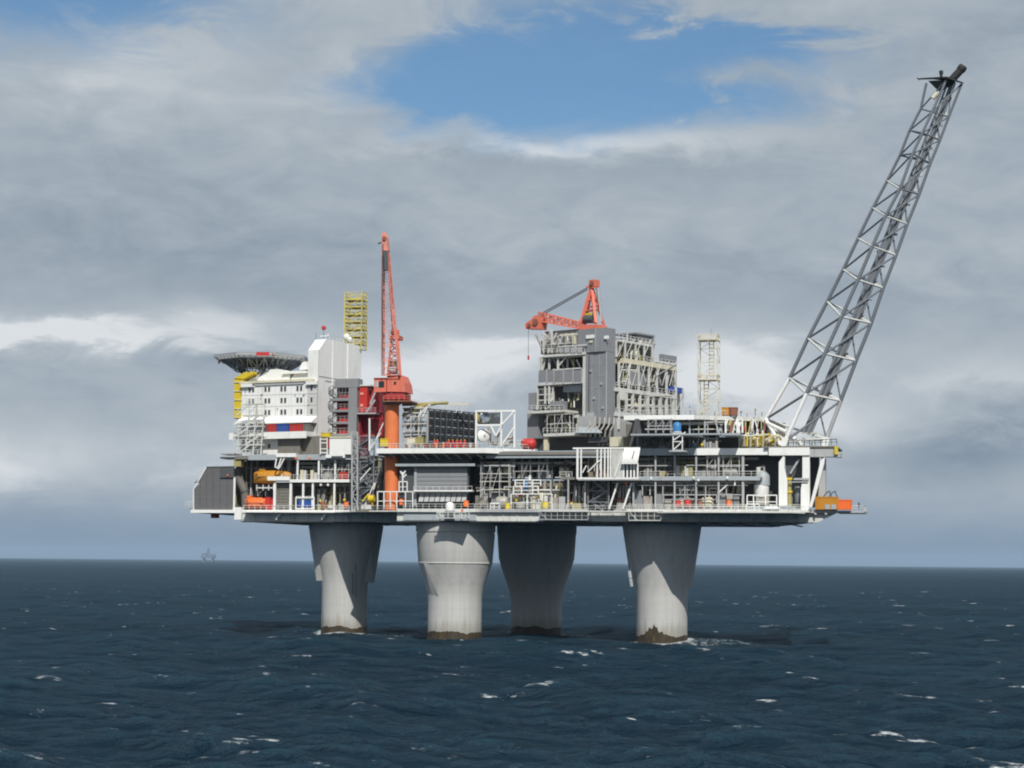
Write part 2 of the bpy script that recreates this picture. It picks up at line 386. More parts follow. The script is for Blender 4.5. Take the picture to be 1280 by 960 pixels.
    k_ = h.m('MULTIPLY', h.m('MINIMUM', h.m('MULTIPLY', fr.outputs[0], .50), .26), h.m('SUBTRACT', 1.0, foam))   # wave backs hide much of the mirror
    h.lk(k_, mx.inputs[0]); h.lk(df.outputs[0], mx.inputs[1]); h.lk(gl.outputs[0], mx.inputs[2])
    h.lk(mx.outputs[0], t.nodes['Material Output'].inputs['Surface'])
    me.materials.append(M)
    o = bpy.data.objects.new('sea', me); S.collection.objects.link(o); o['kind'] = 'structure'; o['label'] = 'dark blue choppy sea with scattered white caps'
build_sea()
# ------------------------------------------------------------------ haze
hz = MB(); hz.box8([V(q) for q in ((-31000, -31000, -20), (31000, -31000, -20), (31000, 31000, -20), (-31000, 31000, -20), (-31000, -31000, 175), (31000, -31000, 175), (31000, 31000, 175), (-31000, 31000, 175))])
HM = bpy.data.materials.new('sea_haze'); HM.use_nodes = True; t = HM.node_tree; t.nodes.clear()
pv = t.nodes.new('ShaderNodeVolumePrincipled'); pv.inputs['Color'].default_value = (.60, .80, 1.0, 1); pv.inputs['Density'].default_value = 2.8e-5; pv.inputs['Anisotropy'].default_value = 0.1
ou = t.nodes.new('ShaderNodeOutputMaterial'); t.links.new(pv.outputs[0], ou.inputs['Volume'])
ho = bpy.data.objects.new('haze', mesh_of('haze', hz, HM, V((0, 0, 0)))); S.collection.objects.link(ho); ho['kind'] = 'stuff'; ho['label'] = 'pale blue haze over the sea'
# ------------------------------------------------------------------ shafts
def shaft(key, label, prof, extra=None):
    x, v = LEGS[key]; c = LEGC[key]; k = (c - CAM).length / FPX
    t = Thing('concrete_shaft', label, 'shaft', 'concrete shafts carrying the platform')
    zof = lambda y: F.at(x, y, v)[1]
    mb = t.p('shaft', 'concrete', smooth=True)
    pr = [(w * k, zof(y)) for y, w in prof]
    pr = [(pr[0][0], -12.0)] + pr
    mb.lathe(c, pr, 64)
    # marine growth: a ragged sleeve at the waterline
    rb = pr[0][0] + .07; n = 96; rng = random.Random(ord(key)); vs = []
    hs = []
    for i in range(n):
        a = 2 * math.pi * i / n; h0 = 2.0 + .22 * math.sin(a * 3 + 1) + .15 * math.sin(a * 7) + rng.uniform(-.16, .16)
        if key == 'D':                                    # a tall patch of growth on the left of this shaft, facing us
            dd = (a - math.radians(247) + math.pi) % (2 * math.pi) - math.pi
            h0 += max(0, 1 - abs(dd) / .42) * rng.uniform(.6, 3.2)
        hs.append(h0)
    gb = t.p('growth_band', 'growth')
    for z in (-3.0, None):
        for i in range(n):
            a = 2 * math.pi * i / n; zz = -3.0 if z is not None else hs[i]
            vs.append(c + V((math.cos(a) * rb, math.sin(a) * rb, zz)))
    for i in range(n):
        a = 2 * math.pi * i / n; vs.append(c + V((math.cos(a) * (rb - .12), math.sin(a) * (rb - .12), hs[i])))
    gb.add(vs, [(i, (i + 1) % n, n + (i + 1) % n, n + i) for i in range(n)] + [(n + i, n + (i + 1) % n, 2 * n + (i + 1) % n, 2 * n + i) for i in range(n)])
    top = pr[-1]
    cp = t.p('steel_cap', 'dgrey', smooth=True); cp.lathe(c, [(top[0] * .9, top[1] - .05), (top[0] * .9, ZB + .3)], 40)
    if extra: extra(t, c, k, zof)
    return t.done()
def fins(t, c, k, zof, rows):
    # the round shaft grows square shoulders towards the deck
    for sx, w0, y0, w1, y1 in rows:
        q = t.p('shoulder', 'concrete'); p = lambda w, y, dy: c + V((sx * w * k, dy, zof(y)))
        for dy in (0,):
            q.prism([p(w1 - 14, y1, -3.2), p(w1, y1, -1.2), p(w0, y0, -1.2), p(w0 - 14, y0, -5.0)], (0, 4.4, 0))
def xA(t, c, k, zof):
    fins(t, c, k, zof, ((-1, 45.5, 657, 34.5, 726), (1, 46, 657, 35.5, 728)))
    s = t.p('side_ladder', 'steel'); a = c + V((2.6, -6.9, 0)); s.beam(a + V((0, -1.6, zof(716))), a + V((0, .3, zof(742))), .3); s.beam(a + V((.8, -2.2, zof(705))), a + V((.8, 0, zof(745))), .3)
def xB(t, c, k, zof):
    b = t.p('pipe_casing', 'concrete')
    r = 33.5 * k
    yb, yt = zof(744), zof(703)
    b.prism([c + V((-28 * k, -r * .58, yb)), c + V((-20 * k, -r * .86, yb)), c + V((-23 * k, -r * 1.2, yt)), c + V((-38.5 * k, -r * .84, yt))], (0, 4, 0))
    s = t.p('pour_ledge', 'concrete', smooth=True); s.lathe(c, [(45.4 * k, zof(704.6)), (46.3 * k, zof(704.2)), (46.35 * k, zof(702.8)), (46.1 * k, zof(702.4))], 64)
def xD(t, c, k, zof):
    b = t.p('marker_board', 'white'); a = c + V((-38.5 * k, -3.0, 0)); b.beam(a + V((0, 0, zof(733))), a + V((-.3, -.6, zof(724))), .55, .3); b.beam(a + V((-.35, -.6, zof(722.5))), a + V((-.6, -.9, zof(714))), .55, .3)
    fins(t, c, k, zof, ((1, 48.5, 657, 37, 733), (-1, 48.5, 657, 40, 712)))
shaft('A', 'concrete shaft farthest left, under the living quarters, half in deck shadow', [(735, 28), (722, 29.5), (710, 32), (690, 37), (672, 41.5), (657, 45.5), (655, 45)], xA)
shaft('B', 'sunlit pale concrete shaft below the white radome', [(752, 33.5), (742, 34.2), (730, 37), (715, 42), (703.5, 46), (703, 46.2), (667, 49), (666.5, 48), (665.5, 48), (665, 49.6), (654, 49.8), (653, 49)], xB)
shaft('C', 'concrete shaft wholly in shadow, behind the sunlit one', [(757, 31.5), (742, 33), (728, 37), (712, 43), (700, 46.5), (699, 47), (668, 49), (667, 49.6), (657, 49.8)])
shaft('D', 'concrete shaft farthest right with dark growth climbing its waterline', [(748, 31.5), (733, 33), (718, 36.5), (700, 41), (680, 45), (657, 48.5), (655, 48)], xD)
# ------------------------------------------------------------------ the steel deck: hull, floors, columns
T = Thing('platform_deck', 'long steel platform deck with open storeys resting on the four concrete shafts', 'platform')
uL0, uL1, uR0, uR1 = U(303, VL), U(470, VL), U(497), U(1045)
hb = T.p('hull_box', 'steelw')
hb.prism([F.w(uL0, VL, ZC - .45), F.w(uL0, VL, ZB), F.w(uL1 + 8, VL, ZB), F.w(uL1 + 8, VL, ZC - .45)], F.vh * 46)
hb2 = T.p('hull_box', 'steelw')
hb2.box8([F.w(u, v, z) for z, du in ((ZB, 4), (ZC - .45, 0)) for u, v in ((uR0, 0), (uR1 - du, 0), (uR1 - du - 16, 58), (uR0, 58))])
# vertical stiffeners and bottom flange on the hull front
for (a, b, v) in ((uL0, uL1, VL), (uR0, uR1 - 5, 0.0)):
    n = int((b - a) / 3.1)
    for i in range(1, n): u = a + (b - a) * i / n; T.p('stiffener', 'steelw').fb(F, u - .07, u + .07, v - .22, v + .02, ZB + .12, ZC - .5)
    fl = T.p('bottom_flange', 'dgrey'); fl.fb(F, a, b, v - .35, v + .5, ZB - .22, ZB - .003)
# beams under the hull
for i in range(16):
    u = U(520) + (U(980) - U(520)) * i / 15; T.p('bottom_beam', 'dgrey').fb(F, u - .3, u + .3, 1.0, 40, ZB - .25, ZB - .003)
for i in range(6):
    u = U(320, VL) + (U(455, VL) - U(320, VL)) * i / 5; T.p('bottom_beam', 'dgrey').fb(F, u - .3, u + .3, VL + 1, 50, ZB - .25, ZB - .003)
# cellar deck edge, with kick plate
for x0, x1, v, m_ in ((240, 468, VL, 'white'), (497, 600, -.6, 'steelw'), (600, 735, -.6, 'lgrey'), (783, 1012, -.6, 'steelw'), (1012, 1046, -.6, 'lgrey')):
    T.p('edge_beam', m_).fb(F, U(x0, v), U(x1, v), v - .25, v + .6, ZC - .42, ZC + .32)
T.p('cellar_floor', 'floor').fb(F, U(240, VL), uL1, VL + .6, VL + 36, ZC - .4, ZC)
T.p('cellar_floor', 'floor').prism([F.w(uL1 + .01, .1, ZC - .44), F.w(uR1, .1, ZC - .44), F.w(uR1 - 15, 50, ZC - .44), F.w(uL1 + .01, 50, ZC - .44)], (0, 0, .43))
# walkways hung outside the hull (they shade it)
T.p('walkway', 'steelw').fb(F, U(304, VL - 2.4), U(470, VL - 2.4), VL - 2.4, VL - .27, ZC - .36, ZC - .12)
T.p('hull_shade_plate', 'girder').fb(F, U(505.5), U(596), -.32, -.225, ZB + .1, ZC - .44)  # darker plate stands for a shadow across this part of the hull
zk = ZC - .37
pl = [F.w(U(x, v_), v_, zk) for x, v_ in ((420, 11.55), (456, 0.2), (496, -.5), (496, 10))]
T.p('added_corner_shade', 'steelw').prism(pl + [F.w(U(440, 13.9), 13.9, zk)], (0, 0, .22))  # slab added to throw a slanting shadow on the leftmost shaft
T.p('railing', 'steelw').rail([pl[0] + V((0, 0, .22)), pl[1] + V((0, 0, .22)), pl[2] + V((0, 0, .22))], 1.1, .08, 1.6)
pl = [F.w(U(x, v_), v_, zk - .25) for x, v_ in ((818, -2.6), (822, -3.6), (861, -8.8), (985, -8.8), (1006, -3.6), (1006, -2.6))]
T.p('added_shade_slab', 'steelw').prism(pl, (0, 0, .22)); T.p('railing', 'steelw').rail([q + V((0, 0, .22)) for q in pl[1:5]], 1.1, .08, 1.6)  # slab added so its slanted edge shadows the rightmost shaft
for x in (873, 905, 940, 972): T.p('added_slab_strut', 'steelw').beam(F.w(U(x, -8), -8, zk - .3), F.w(U(x, -.3), -.4, ZB + .2), .25)  # struts of the added shading slab
for x0, x1 in ((673, 1012),):
    T.p('walkway', 'steelw').fb(F, U(x0, -3.6), U(x1, -3.6), -3.6, -.87, ZC - .36, ZC - .12)
    T.p('railing', 'steelw').rail([F.w(U(x0, -3.2), -3.15, ZC - .12), F.w(U(x1, -3.2), -3.15, ZC - .12)], 1.1, .08, 1.6)
T.p('corner_block', 'white').pb(F, 293, 301.5, 634, 649.5, VL - .9, 1.6)
for x in (347, 404):                                             # small white brackets under the left wing
    q = T.p('bracket', 'white'); q.beam(F.P(x + 4, 641, VL - .8), F.P(x - 2, 649, VL - .8), .55)
# floors and girders higher up
T.p('middle_floor', 'floor').fb(F, U(345, VL), U(468, VL), VL, VL + 22, ZM - .5, ZM)
T.p('middle_edge', 'white').fb(F, U(345, VL), U(468, VL), VL - .3, VL - .003, ZM - .5, ZM + .2)
T.p('middle_floor', 'floor').fb(F, U(700), U(952), .2, 20, ZM - .5, ZM)
T.p('middle_edge', 'girder').fb(F, U(770), U(950), -.1, .197, ZM - .75, ZM + .15)
T.p('main_floor', 'floor').fb(F, U(292, VL), U(470, VL), VL + .6, VL + 40, ZD - .7, ZD)
T.p('main_girder', 'girder').fb(F, U(310, VL), U(440, VL), VL - .2, VL + .597, ZD - .95, ZD + .35)
T.p('main_girder', 'white').pb(F, 345, 370, 566.5, 571.3, VL - 1.0, .78)
T.p('main_floor', 'floor').prism([F.w(U(470), 1.2, ZD - .7), F.w(U(1040), 1.2, ZD - .7), F.w(U(1040) - 16, 52, ZD - .7), F.w(U(470), 52, ZD - .7)], (0, 0, .68))
T.p('main_girder', 'girder').fb(F, U(783), U(871), -.1, 1.19, ZD - 1.0, ZD + .45)  # shade on this stretch of girder painted in as grey-blue
T.p('main_girder', 'white').fb(F, U(871), U(962), -.12, 1.19, ZD - 1.0, ZD + .45)
T.p('main_girder', 'girder').fb(F, U(605), U(783), 1.5, 2.6, ZD - 1.4, ZD + .2)
# inner bulkheads that close the storeys
for x0, x1, v, zl, zh, mt_ in ((294, 346, VL + 7, ZC, ZD - .8, 'dgrey'), (346, 470, VL + 5.4, ZC, ZM - .55, 'tan'), (346, 470, VL + 4.4, ZM, ZD - .8, 'interior'), (470, 640, 11.0, ZC, ZD - .8, 'dgrey'), (640, 735, 5.6, ZC, ZM - .55, 'tan'), (640, 735, 10.0, ZM, ZD - .8, 'dgrey'), (735, 932, 5.4, ZC, ZM - .55, 'tan'), (735, 932, 4.2, ZM, ZD - .8, 'tan')):
    a, b = U(x0, v), U(x1, v); n = max(2, int((b - a) / 4.0))
    for i in range(int((b - a) / 1.0)):
        u = a + (b - a) * random.random(); r_ = random.uniform(.05, .16); z_ = zl + (zh - zl) * random.uniform(.0, .4)
        T.p('conduit', random.choice(('pipe', 'steelw', 'lgrey', 'olive', 'grey', 'deckred'))).fb(F, u - r_, u + r_, v - .3 - random.random() * 1.5, v - .02 - 0.25, z_ if random.random() < .5 else zl, zh - random.choice((0, 0, (zh - zl) * .4)))
    for i in range(2 + int((b - a) / 14)):
        u = a + (b - a) * random.random() * .7; z_ = zl + (zh - zl) * random.uniform(.35, .95); T.p('cable_tray', random.choice(('steelw', 'lgrey', 'pipe'))).fb(F, u, min(b, u + random.uniform(5, 14)), v - .9, v - .55, z_, z_ + .16)
    for i in range(n):
        q = T.p('bulkhead_panel', mt_); u0 = a + (b - a) * i / n; u1 = a + (b - a) * (i + 1) / n
        q.fb(F, u0 + .04, u1 - .04, v + random.uniform(0, .25), v + .5, zl, zh)
# columns
for x in (343.5, 363.5):
    T.p('column', 'white').fb(F, U(x - 1.4, VL), U(x + 1.4, VL), VL, VL + .5, ZC + .3, ZM - .5)
for x in (379, 391, 418): T.p('column', 'white').fb(F, U(x - 1.1, VL), U(x + 1.1, VL), VL, VL + .45, ZC + .3, ZM - .5)
for x in (371.5, 398, 418.5, 440): T.p('column', 'white').fb(F, U(x - 1.0, VL), U(x + 1.0, VL), VL, VL + .4, ZM + .2, ZD - .95)
T.p('column', 'white').fb(F, U(292, VL), U(294, VL), VL, VL + .4, ZC + .3, F.at(293, 597, VL)[1])
for x in (791.5, 819, 843, 870, 898, 928.5):
    w = 1.5 if x > 920 else 1.0
    T.p('column', 'lgrey').fb(F, U(x - w), U(x + w), .25, .75, ZC + .3, ZM - .75)
    T.p('column', 'lgrey').fb(F, U(x - w), U(x + w), .25, .75, ZM + .15, ZD - 1.0)
for x in (664, 688, 710, 731): T.p('column', 'lgrey').fb(F, U(x - .9), U(x + .9), .25, .65, ZC + .3, ZM - .55)
for x in (606, 625, 690, 706): T.p('column', 'dgrey').fb(F, U(x - 1, 4), U(x + 1, 4), 4, 4.5, ZC, ZD - .7)
# horizontal members between columns and railings
for x0, x1, y in ((797, 935, 606.5), (829, 928, 618.4), (797, 840, 582), (858, 935, 581.5)):
    T.p('girt', 'lgrey').pb(F, x0, x1, y - .6, y + .6, .9, .25)
for x in (803, 812.5, 828.5, 856, 882, 908): T.p('girt_post', 'lgrey').pb(F, x - .6, x + .6, 606, 619, 1.0, .25)
for a, b, v, z in ((305, 466, VL - .2, ZC + .3), (505, 733, -.5, ZC + .3), (786, 1010, -.5, ZC + .3), (352, 466, VL - .2, ZM + .2), (800, 948, 0, ZM + .15), (700, 715, 0, ZM + .1), (402, 440, VL - .2, ZD + .3)):
    T.p('railing', 'steelw').rail([F.w(U(a, v), v, z), F.w(U(b, v), v, z)], 1.1, .085, 1.5)
br = T.p('brace', 'white'); br.beam(F.P(897, 617, .5), F.P(909, 606, .5), .22); br.beam(F.P(927, 598.5, .5), F.P(919, 598.5, .5), .3); br.beam(F.P(919, 598.5, .5), F.P(918.5, 607, .5), .3)
for (x0, y0, x1, y1) in ((761.5, 636, 772, 604), (779, 636, 789.5, 604)): T.p('brace', 'white').beam(F.P(x0, y0, -.3), F.P(x1, y1, -.3), .36)
# ends
T.p('end_platform', 'lgrey').fb(F, U(1046), U(1080), -.5, 9, ZC - .35, ZC + .1)
T.p('railing', 'steelw').rail([F.w(U(1065), -.4, ZC + .1), F.w(U(1079), -.4, ZC + .1), F.w(U(1079), 8, ZC + .1)], 1.1, .1, 1.5)
q = T.p('end_post', 'dgrey'); q.beam(F.P(1073, 637, 1), F.P(1073.5, 628, 1), .3); q.beam(F.P(1073, 632, 1), F.P(1075.5, 631, 1), .25)
for x in (1003, 1010, 1018, 1031): T.p('lamp_bracket', 'steelw').beam(F.P(x, 641, -.8), F.P(x + 2, 643.5, -1.2), .3)
for x in (862, 877, 896, 913): T.p('lamp_bracket', 'steelw').beam(F.P(x, 641, -.8), F.P(x - 1.2, 644.5, -1.1), .22)
T.p('side_platform', 'lgrey').pb(F, 232, 241, 633.5, 635.5, VL, 4)
T.p('railing', 'steelw').rail([F.P(232, 633.5, VL), F.P(241, 633.5, VL)], 1.2, .12, .8)
T.p('side_platform', 'lgrey').pb(F, 275, 293, 566.2, 568, VL + 2, 5)
T.p('side_platform', 'dgrey').pb(F, 275, 293, 571, 573.2, VL + 2, 5)
T.p('hanging_box', 'crim').pb(F, 263.5, 270, 642.5, 647.5, VL + 2, 2)
T.done()
# ------------------------------------------------------------------ grey wind wall at the left end
T = Thing('wind_wall', 'grey panelled wind wall with cut corner at the far left end', 'wall')
n = 5
def ww(x): # top edge of the wall
    return 612 - (x - 242) / 16 * 28 if x < 258 else 584
xs = [242, 250, 258, 266.5, 275, 284, 292.5]
for i in range(6):
    for y0, y1 in ((0, 604), (604, 621), (621, 637.5)):
        a, b = xs[i] + .15, xs[i + 1] - .15
        t0, t1 = max(y0, ww(a)), max(y0, ww(b))
        if t0 >= y1 - .5 and t1 >= y1 - .5: continue
        t0, t1 = min(t0, y1 - .2), min(t1, y1 - .2)
        q = T.p('panel', 'wall'); dv = random.uniform(0, .12)
        q.prism([F.P(a, y1 - .15, VL + .3 + dv), F.P(b, y1 - .15, VL + .3 + dv), F.P(b, t1, VL + .3 + dv), F.P(a, t0, VL + .3 + dv)], F.vh * .3)
e = T.p('edge_trim', 'white')
for p, q in (((242, 638), (242, 612)), ((242, 612), (258, 584))): e.beam(F.P(*p, VL + .25), F.P(*q, VL + .25), .22)
T.p('top_rail', 'dgrey').beam(F.P(258, 584, VL + .4), F.P(293, 583.4, VL + .4), .3)
T.p('dark_hatch', 'dgrey').pb(F, 275, 292, 586, 597, VL + .02, .25)
T.p('lamp', 'orange').pb(F, 283.5, 285, 593, 595, VL - .3, .3)
rb = T.p('backing_frame', 'dgrey')
for i in range(1, 6): rb.beam(F.P(xs[i], 637, VL + .9), F.P(xs[i], ww(xs[i]) + 1, VL + .9), .25)
T.done()
# ------------------------------------------------------------------ central weather deck and its cladding below
T = Thing('weather_deck', 'white edged weather deck in the middle, beside the orange crane post', 'deck')
u0, u1 = U(470, -1), U(605, -1); c = F.w(U(668, 6), 6.5, 0)
top = ZD + .75; bot = ZD - .35
a, b = F.w(u0, -1, bot), F.w(u1, -1, bot); cz = F.w(U(668, 7), 7, bot)
T.p('deck_slab', 'floor').prism([F.w(u0, -.7, bot + .1), F.w(u1, -.7, bot + .1), cz + F.vh * .3, F.w(U(668, 7), 26, bot + .1), F.w(u0, 26, bot + .1)], (0, 0, .9))
T.p('fascia', 'white').beam(a + V((0, 0, .55)), b + V((0, 0, .55)), .25, 1.15)
T.p('fascia', 'white').beam(b + V((0, 0, .55)), cz + V((0, 0, .55)), .25, 1.15)
T.p('railing', 'steelw').rail([a + V((0, 0, 1.1)), b + V((0, 0, 1.1)), cz + V((0, 0, 1.1))], 1.1, .085, 1.6)
for k in range(9):
    u = u0 + 3 + k * (u1 - u0 - 5) / 8; T.p('bracket', 'lgrey').beam(F.w(u, -.6, bot), F.w(u + .9, 1.9, bot - 1.2), .22)
T.p('soffit_beam', 'girder').fb(F, U(492), U(592), 1.0, 1.5, ZD - 3.2, ZD - 2.6)
T.p('soffit_beam', 'girder').fb(F, U(592), U(645, 4), 3.0, 3.5, ZD - 3.3, ZD - 2.8)
T.done()
T = Thing('cladding_wall', 'blue grey ribbed cladding wall under the central weather deck', 'wall')
for k in range(6):
    q = T.p('cladding_strip', 'grey'); y0 = 580.5 + k * 5.2
    q.pb(F, 521, 584, y0 + .25, y0 + 4.95, 2.4 + (k % 2) * .05, .4)
T.p('side_frame', 'girder').pb(F, 517.5, 520.7, 579, 632, 2.2, .6)
T.p('backing', 'dgrey').pb(F, 499, 586, 571, 634, 2.9, .4)
T.p('ledge', 'white').pb(F, 517, 590, 612.3, 614.3, .6, 1.7)
T.p('railing', 'steelw').rail([F.P(517, 612.3, .7), F.P(590, 612.3, .7)], .8, .07, 1.5, False)
for k in range(9):
    x = 523 + k * 6.7; q = T.p('sloping_louvre', 'lgrey'); q.prism([F.P(x, 627, 1.2), F.P(x + 5.6, 627, 1.2), F.P(x + 7.6, 616, 2.3), F.P(x + 2, 616, 2.3)], F.vh * .12)
T.done()
# ------------------------------------------------------------------ upper right deck above the main girder
ZU = 50.6
T = Thing('upper_deck', 'white edged upper deck right of the process tower, dark storey beneath', 'deck')
v0 = 3.0
A, B = F.w(U(780, v0, 520), v0, ZU - .9), F.w(U(868, v0, 520), v0, ZU - .9)
C_ = F.w(U(960, 12, 520), 12, ZU - .9)
T.p('deck_slab', 'floor').prism([A + F.vh * .3, B + F.vh * .3, C_ + F.vh * .3, F.w(U(960, 12, 520), 34, ZU - .9), F.w(U(780, v0, 520), 34, ZU - .9)], (0, 0, .8))
T.p('fascia', 'white').beam(A + V((0, 0, .45)), B + V((0, 0, .45)), .25, 1.05)
T.p('fascia', 'steelw').beam(B + V((0, 0, .45)), C_ + V((0, 0, .45)), .25, .9)
T.p('railing', 'steelw').rail([A + V((0, 0, .95)), B + V((0, 0, .95)), C_ + V((0, 0, .95))], 1.15, .085, 1.5)
for x in (797, 840, 862, 881): T.p('column', 'girder').pb(F, x - .9, x + .9, 523, 562, 4.5, .4)
for x in (907, 921.5, 928): T.p('column', 'white').pb(F, x - 1, x + 1, 523, 541, 4.5, .45)
T.p('pipe_floor', 'girder').pb(F, 788, 872, 542, 544, -4.5, 15)
T.p('pipe_floor', 'girder').pb(F, 872, 925, 541.5, 543.3, 3.5, 8)
T.p('pipe_floor', 'girder').pb(F, 903, 925, 542.3, 544, -4.0, 7.4)
T.p('pipe_floor', 'lgrey').pb(F, 806, 842, 535.5, 537.2, 3.8, 1)
T.p('drip_tray', 'shine').pb(F, 899, 921, 544, 546.5, 2.6, 1.5)
for i in range(7):
    T.p('bulkhead_panel', 'interior').fb(F, U(782, 15) + i * 5.2, U(782, 15) + i * 5.2 + 5.1, 15 + (i % 2) * .2, 15.6, ZD, ZU - 1)
T.p('strut', 'lgrey').beam(F.P(893, 523, 4), F.P(899, 541, 4), .3)
T.done()
# ------------------------------------------------------------------ living quarters
T = Thing('accommodation_block', 'white multi storey living quarters with small paired windows at the left end', 'building')
u0 = AF.at(302, 500)[0]; zt = AF.at(350, 478)[1]; zsk = AF.at(350, 529)[1]
T.p('wall', 'white').fb(AF, u0, -.02, 0, 14, ZD + 2, zt)
def window(T, fr, x, y, w=.5, h=1.15, v=0.0, par=None):
    u, z = fr.at(x, y, v); g_ = T.p('window', 'glass'); g_.fb(fr, u - w / 2, u + w / 2, v - .02, v + .1, z - h / 2, z + h / 2)
    f_ = T.p('frame', 'lgrey', parent=g_)
    for s_ in (-1, 1):
        f_.fb(fr, u + s_ * (w / 2 + .05) - .05, u + s_ * (w / 2 + .05) + .05, v - .07, v + .05, z - h / 2 - .1, z + h / 2 + .1)
        f_.fb(fr, u - w / 2, u + w / 2, v - .065, v + .05, z + s_ * (h / 2 + .05) - .05, z + s_ * (h / 2 + .05) + .05)
for iy, y in enumerate((486.3, 500.8, 515.4)):
    for x in (312.2, 316.6, 332, 336.5, 352, 356.5, 372, 376.6, 389.5):
        if iy == 2 and x < 320: continue
        window(T, AF, x, y - (x - 345) * .026)
zc = zt
for y in (493.3, 508): T.p('panel_seam', 'lgrey').beam(AF.P(303, y + 1.1, -.015), AF.P(396, y - 1.3, -.015), .05, .09)
for x in (322, 344.3, 364.3, 383.5): T.p('panel_seam', 'lgrey').beam(AF.P(x, 481, -.012), AF.P(x, 520, -.012), .05, .07)
for x, y in ((306, 488), (325, 497), (346, 510), (368, 493), (385, 505)): T.p('wall_fitting', 'lgrey').pb(AF, x, x + 1.3, y, y + 1.6, -.2, .19)
T.p('roof_coping', 'cream').fb(AF, u0 - .4, AF.at(394, 478)[0], -.5, 3, zc, zc + .55)
T.p('roof', 'lgrey').fb(AF, u0, 0, 3.01, 14, zc, zc + .4)
T.p('eave_shade', 'lgrey').fb(AF, u0 + 4.0, AF.at(380, 478)[0], -.3, -.003, zc - .65, zc - .05)
for x in (310, 391): 
    u = AF.at(x, 478)[0]; T.p('roof_box', 'white').fb(AF, u - 1.6, u + 1.6, -.75, -.31, zc - .9, zc - .1)
for x in (328, 380.5): T.p('drain_pipe', 'steelw').beam(AF.P(x, 482, -.12), AF.P(x, 521, -.12), .14)
for x in (328, 380.5): T.p('wall_lamp', 'lgrey').beam(AF.P(x - 2, 493, -.2), AF.P(x + .5, 493, -.2), .25)
# flared skirt, gallery and lower storey
q = T.p('skirt', 'white')
a, b = AF.at(300, 521.5)[0], AF.at(396.5, 521.5)[0]; z1, z0 = AF.at(350, 521.5)[1], AF.at(350, 529)[1]
q.prism([AF.w(a, -.02, z1), AF.w(a, -2.4, z0), AF.w(a, -2.4, z0 - .25), AF.w(a, -.02, z0 - .25)], AF.uh * (b - a))
zg1, zg0 = AF.at(340, 540, -4)[1], AF.at(340, 547, -4)[1]
ug0, ug1 = AF.at(286.5, 543, -4)[0], AF.at(383, 543, -4)[0]
T.p('gallery_floor', 'lgrey').fb(AF, ug0, ug1, -3.9, -.02, zg0, zg0 + .3)
q = T.p('gallery_bulwark', 'white'); q.fb(AF, ug0, ug1, -4.1, -3.9, zg0 - .3, zg1)
T.p('gallery_bulwark', 'white').fb(AF, ug1 - .2, ug1, -3.9, -.02, zg0, zg1)
T.p('gallery_bulwark', 'white').fb(AF, ug0, ug0 + .2, -3.9, 3, zg0, zg1)
T.p('lower_wall', 'white').fb(AF, AF.at(315, 558, -2)[0], AF.at(347, 558, -2)[0], -2, -.03, ZD, zg0 - .003)
for x in (318.6, 327.3, 336.5): window(T, AF, x, 557.5, .6, 1.0, -2)
T.p('louvred_box', 'brown').fb(AF, AF.at(347.2, 557, -2.6)[0], AF.at(375, 557, -2.6)[0], -2.6, -.03, ZD, zg0 - .15)
T.p('louvred_box', 'brown').fb(AF, AF.at(375.2, 557, -1.5)[0], AF.at(402, 557, -1.5)[0], -1.5, 2, ZD, zg0 + .3)
# tall tower with a sloped top
ut = AF.at(385, 450, 0)[0]; zc1 = AF.at(391, 437.5)[1]; zt1 = AF.at(405, 424.5, 4)[1]
vb = AF.side(451, 480)[0]
q = T.p('tower', 'white')
q.prism([AF.w(ut, .0, ZD), AF.w(ut, 0, zc1), AF.w(ut, 3.2, zt1), AF.w(ut, vb, zt1), AF.w(ut, vb, ZD)], AF.uh * (-ut))
for x in (415.5, 434.5):
    v_ = AF.side(x, 480)[0]; T.p('seam_strip', 'white').fb(AF, 0.003, .16, v_ - .25, v_ + .25, ZD + 1, zt1 - .1)
zj = AF.side(420, 474)[1]; T.p('seam_strip', 'lgrey').fb(AF, .003, .08, .1, vb, zj, zj + .18)
T.p('corner_trim', 'lgrey').fb(AF, -.1, .02, -.04, .0, ZD + 6, zc1)
T.p('roof_railing', 'steelw').rail([AF.w(-.3, 3.6, zt1), AF.w(-.3, vb, zt1)], 1.1, .08, 1.6)
# rounded white ventilation hoods on the roof
def hood(x0, x1, y0, y1, v, rnd=.5):
    u_0, u_1, z_0, z_1 = AF.box(x0, x1, y0, y1, v); h_ = z_1 - z_0; w_ = u_1 - u_0; k = T.p('roof_hood', 'white')
    k.prism([AF.w(u_0, v, z_0), AF.w(u_1, v, z_0), AF.w(u_1, v, z_0 + h_ * .55), AF.w(u_1 - w_ * .14, v, z_0 + h_ * .86), AF.w(u_1 - w_ * .35, v, z_1), AF.w(u_0 + w_ * .45, v, z_1), AF.w(u_0 + w_ * .24, v, z_0 + h_ * .8), AF.w(u_0, v, z_0 + h_ * .1)], AF.vh * 4.5)
hood(321, 362, 461.5, 475.5, 3.2); hood(352, 386, 463.5, 466.8, 2.6); hood(363, 385, 464.5, 475.5, 3.4); hood(374, 386, 452, 462, 5.2); hood(311, 330, 472, 476, 2.6)
T.p('sloped_panel', 'lgrey').prism([AF.P(318, 474, 2.2), AF.P(321, 474, 2.2), AF.P(327, 462, 3), AF.P(324, 462, 3)], AF.vh * 3)
T.done()
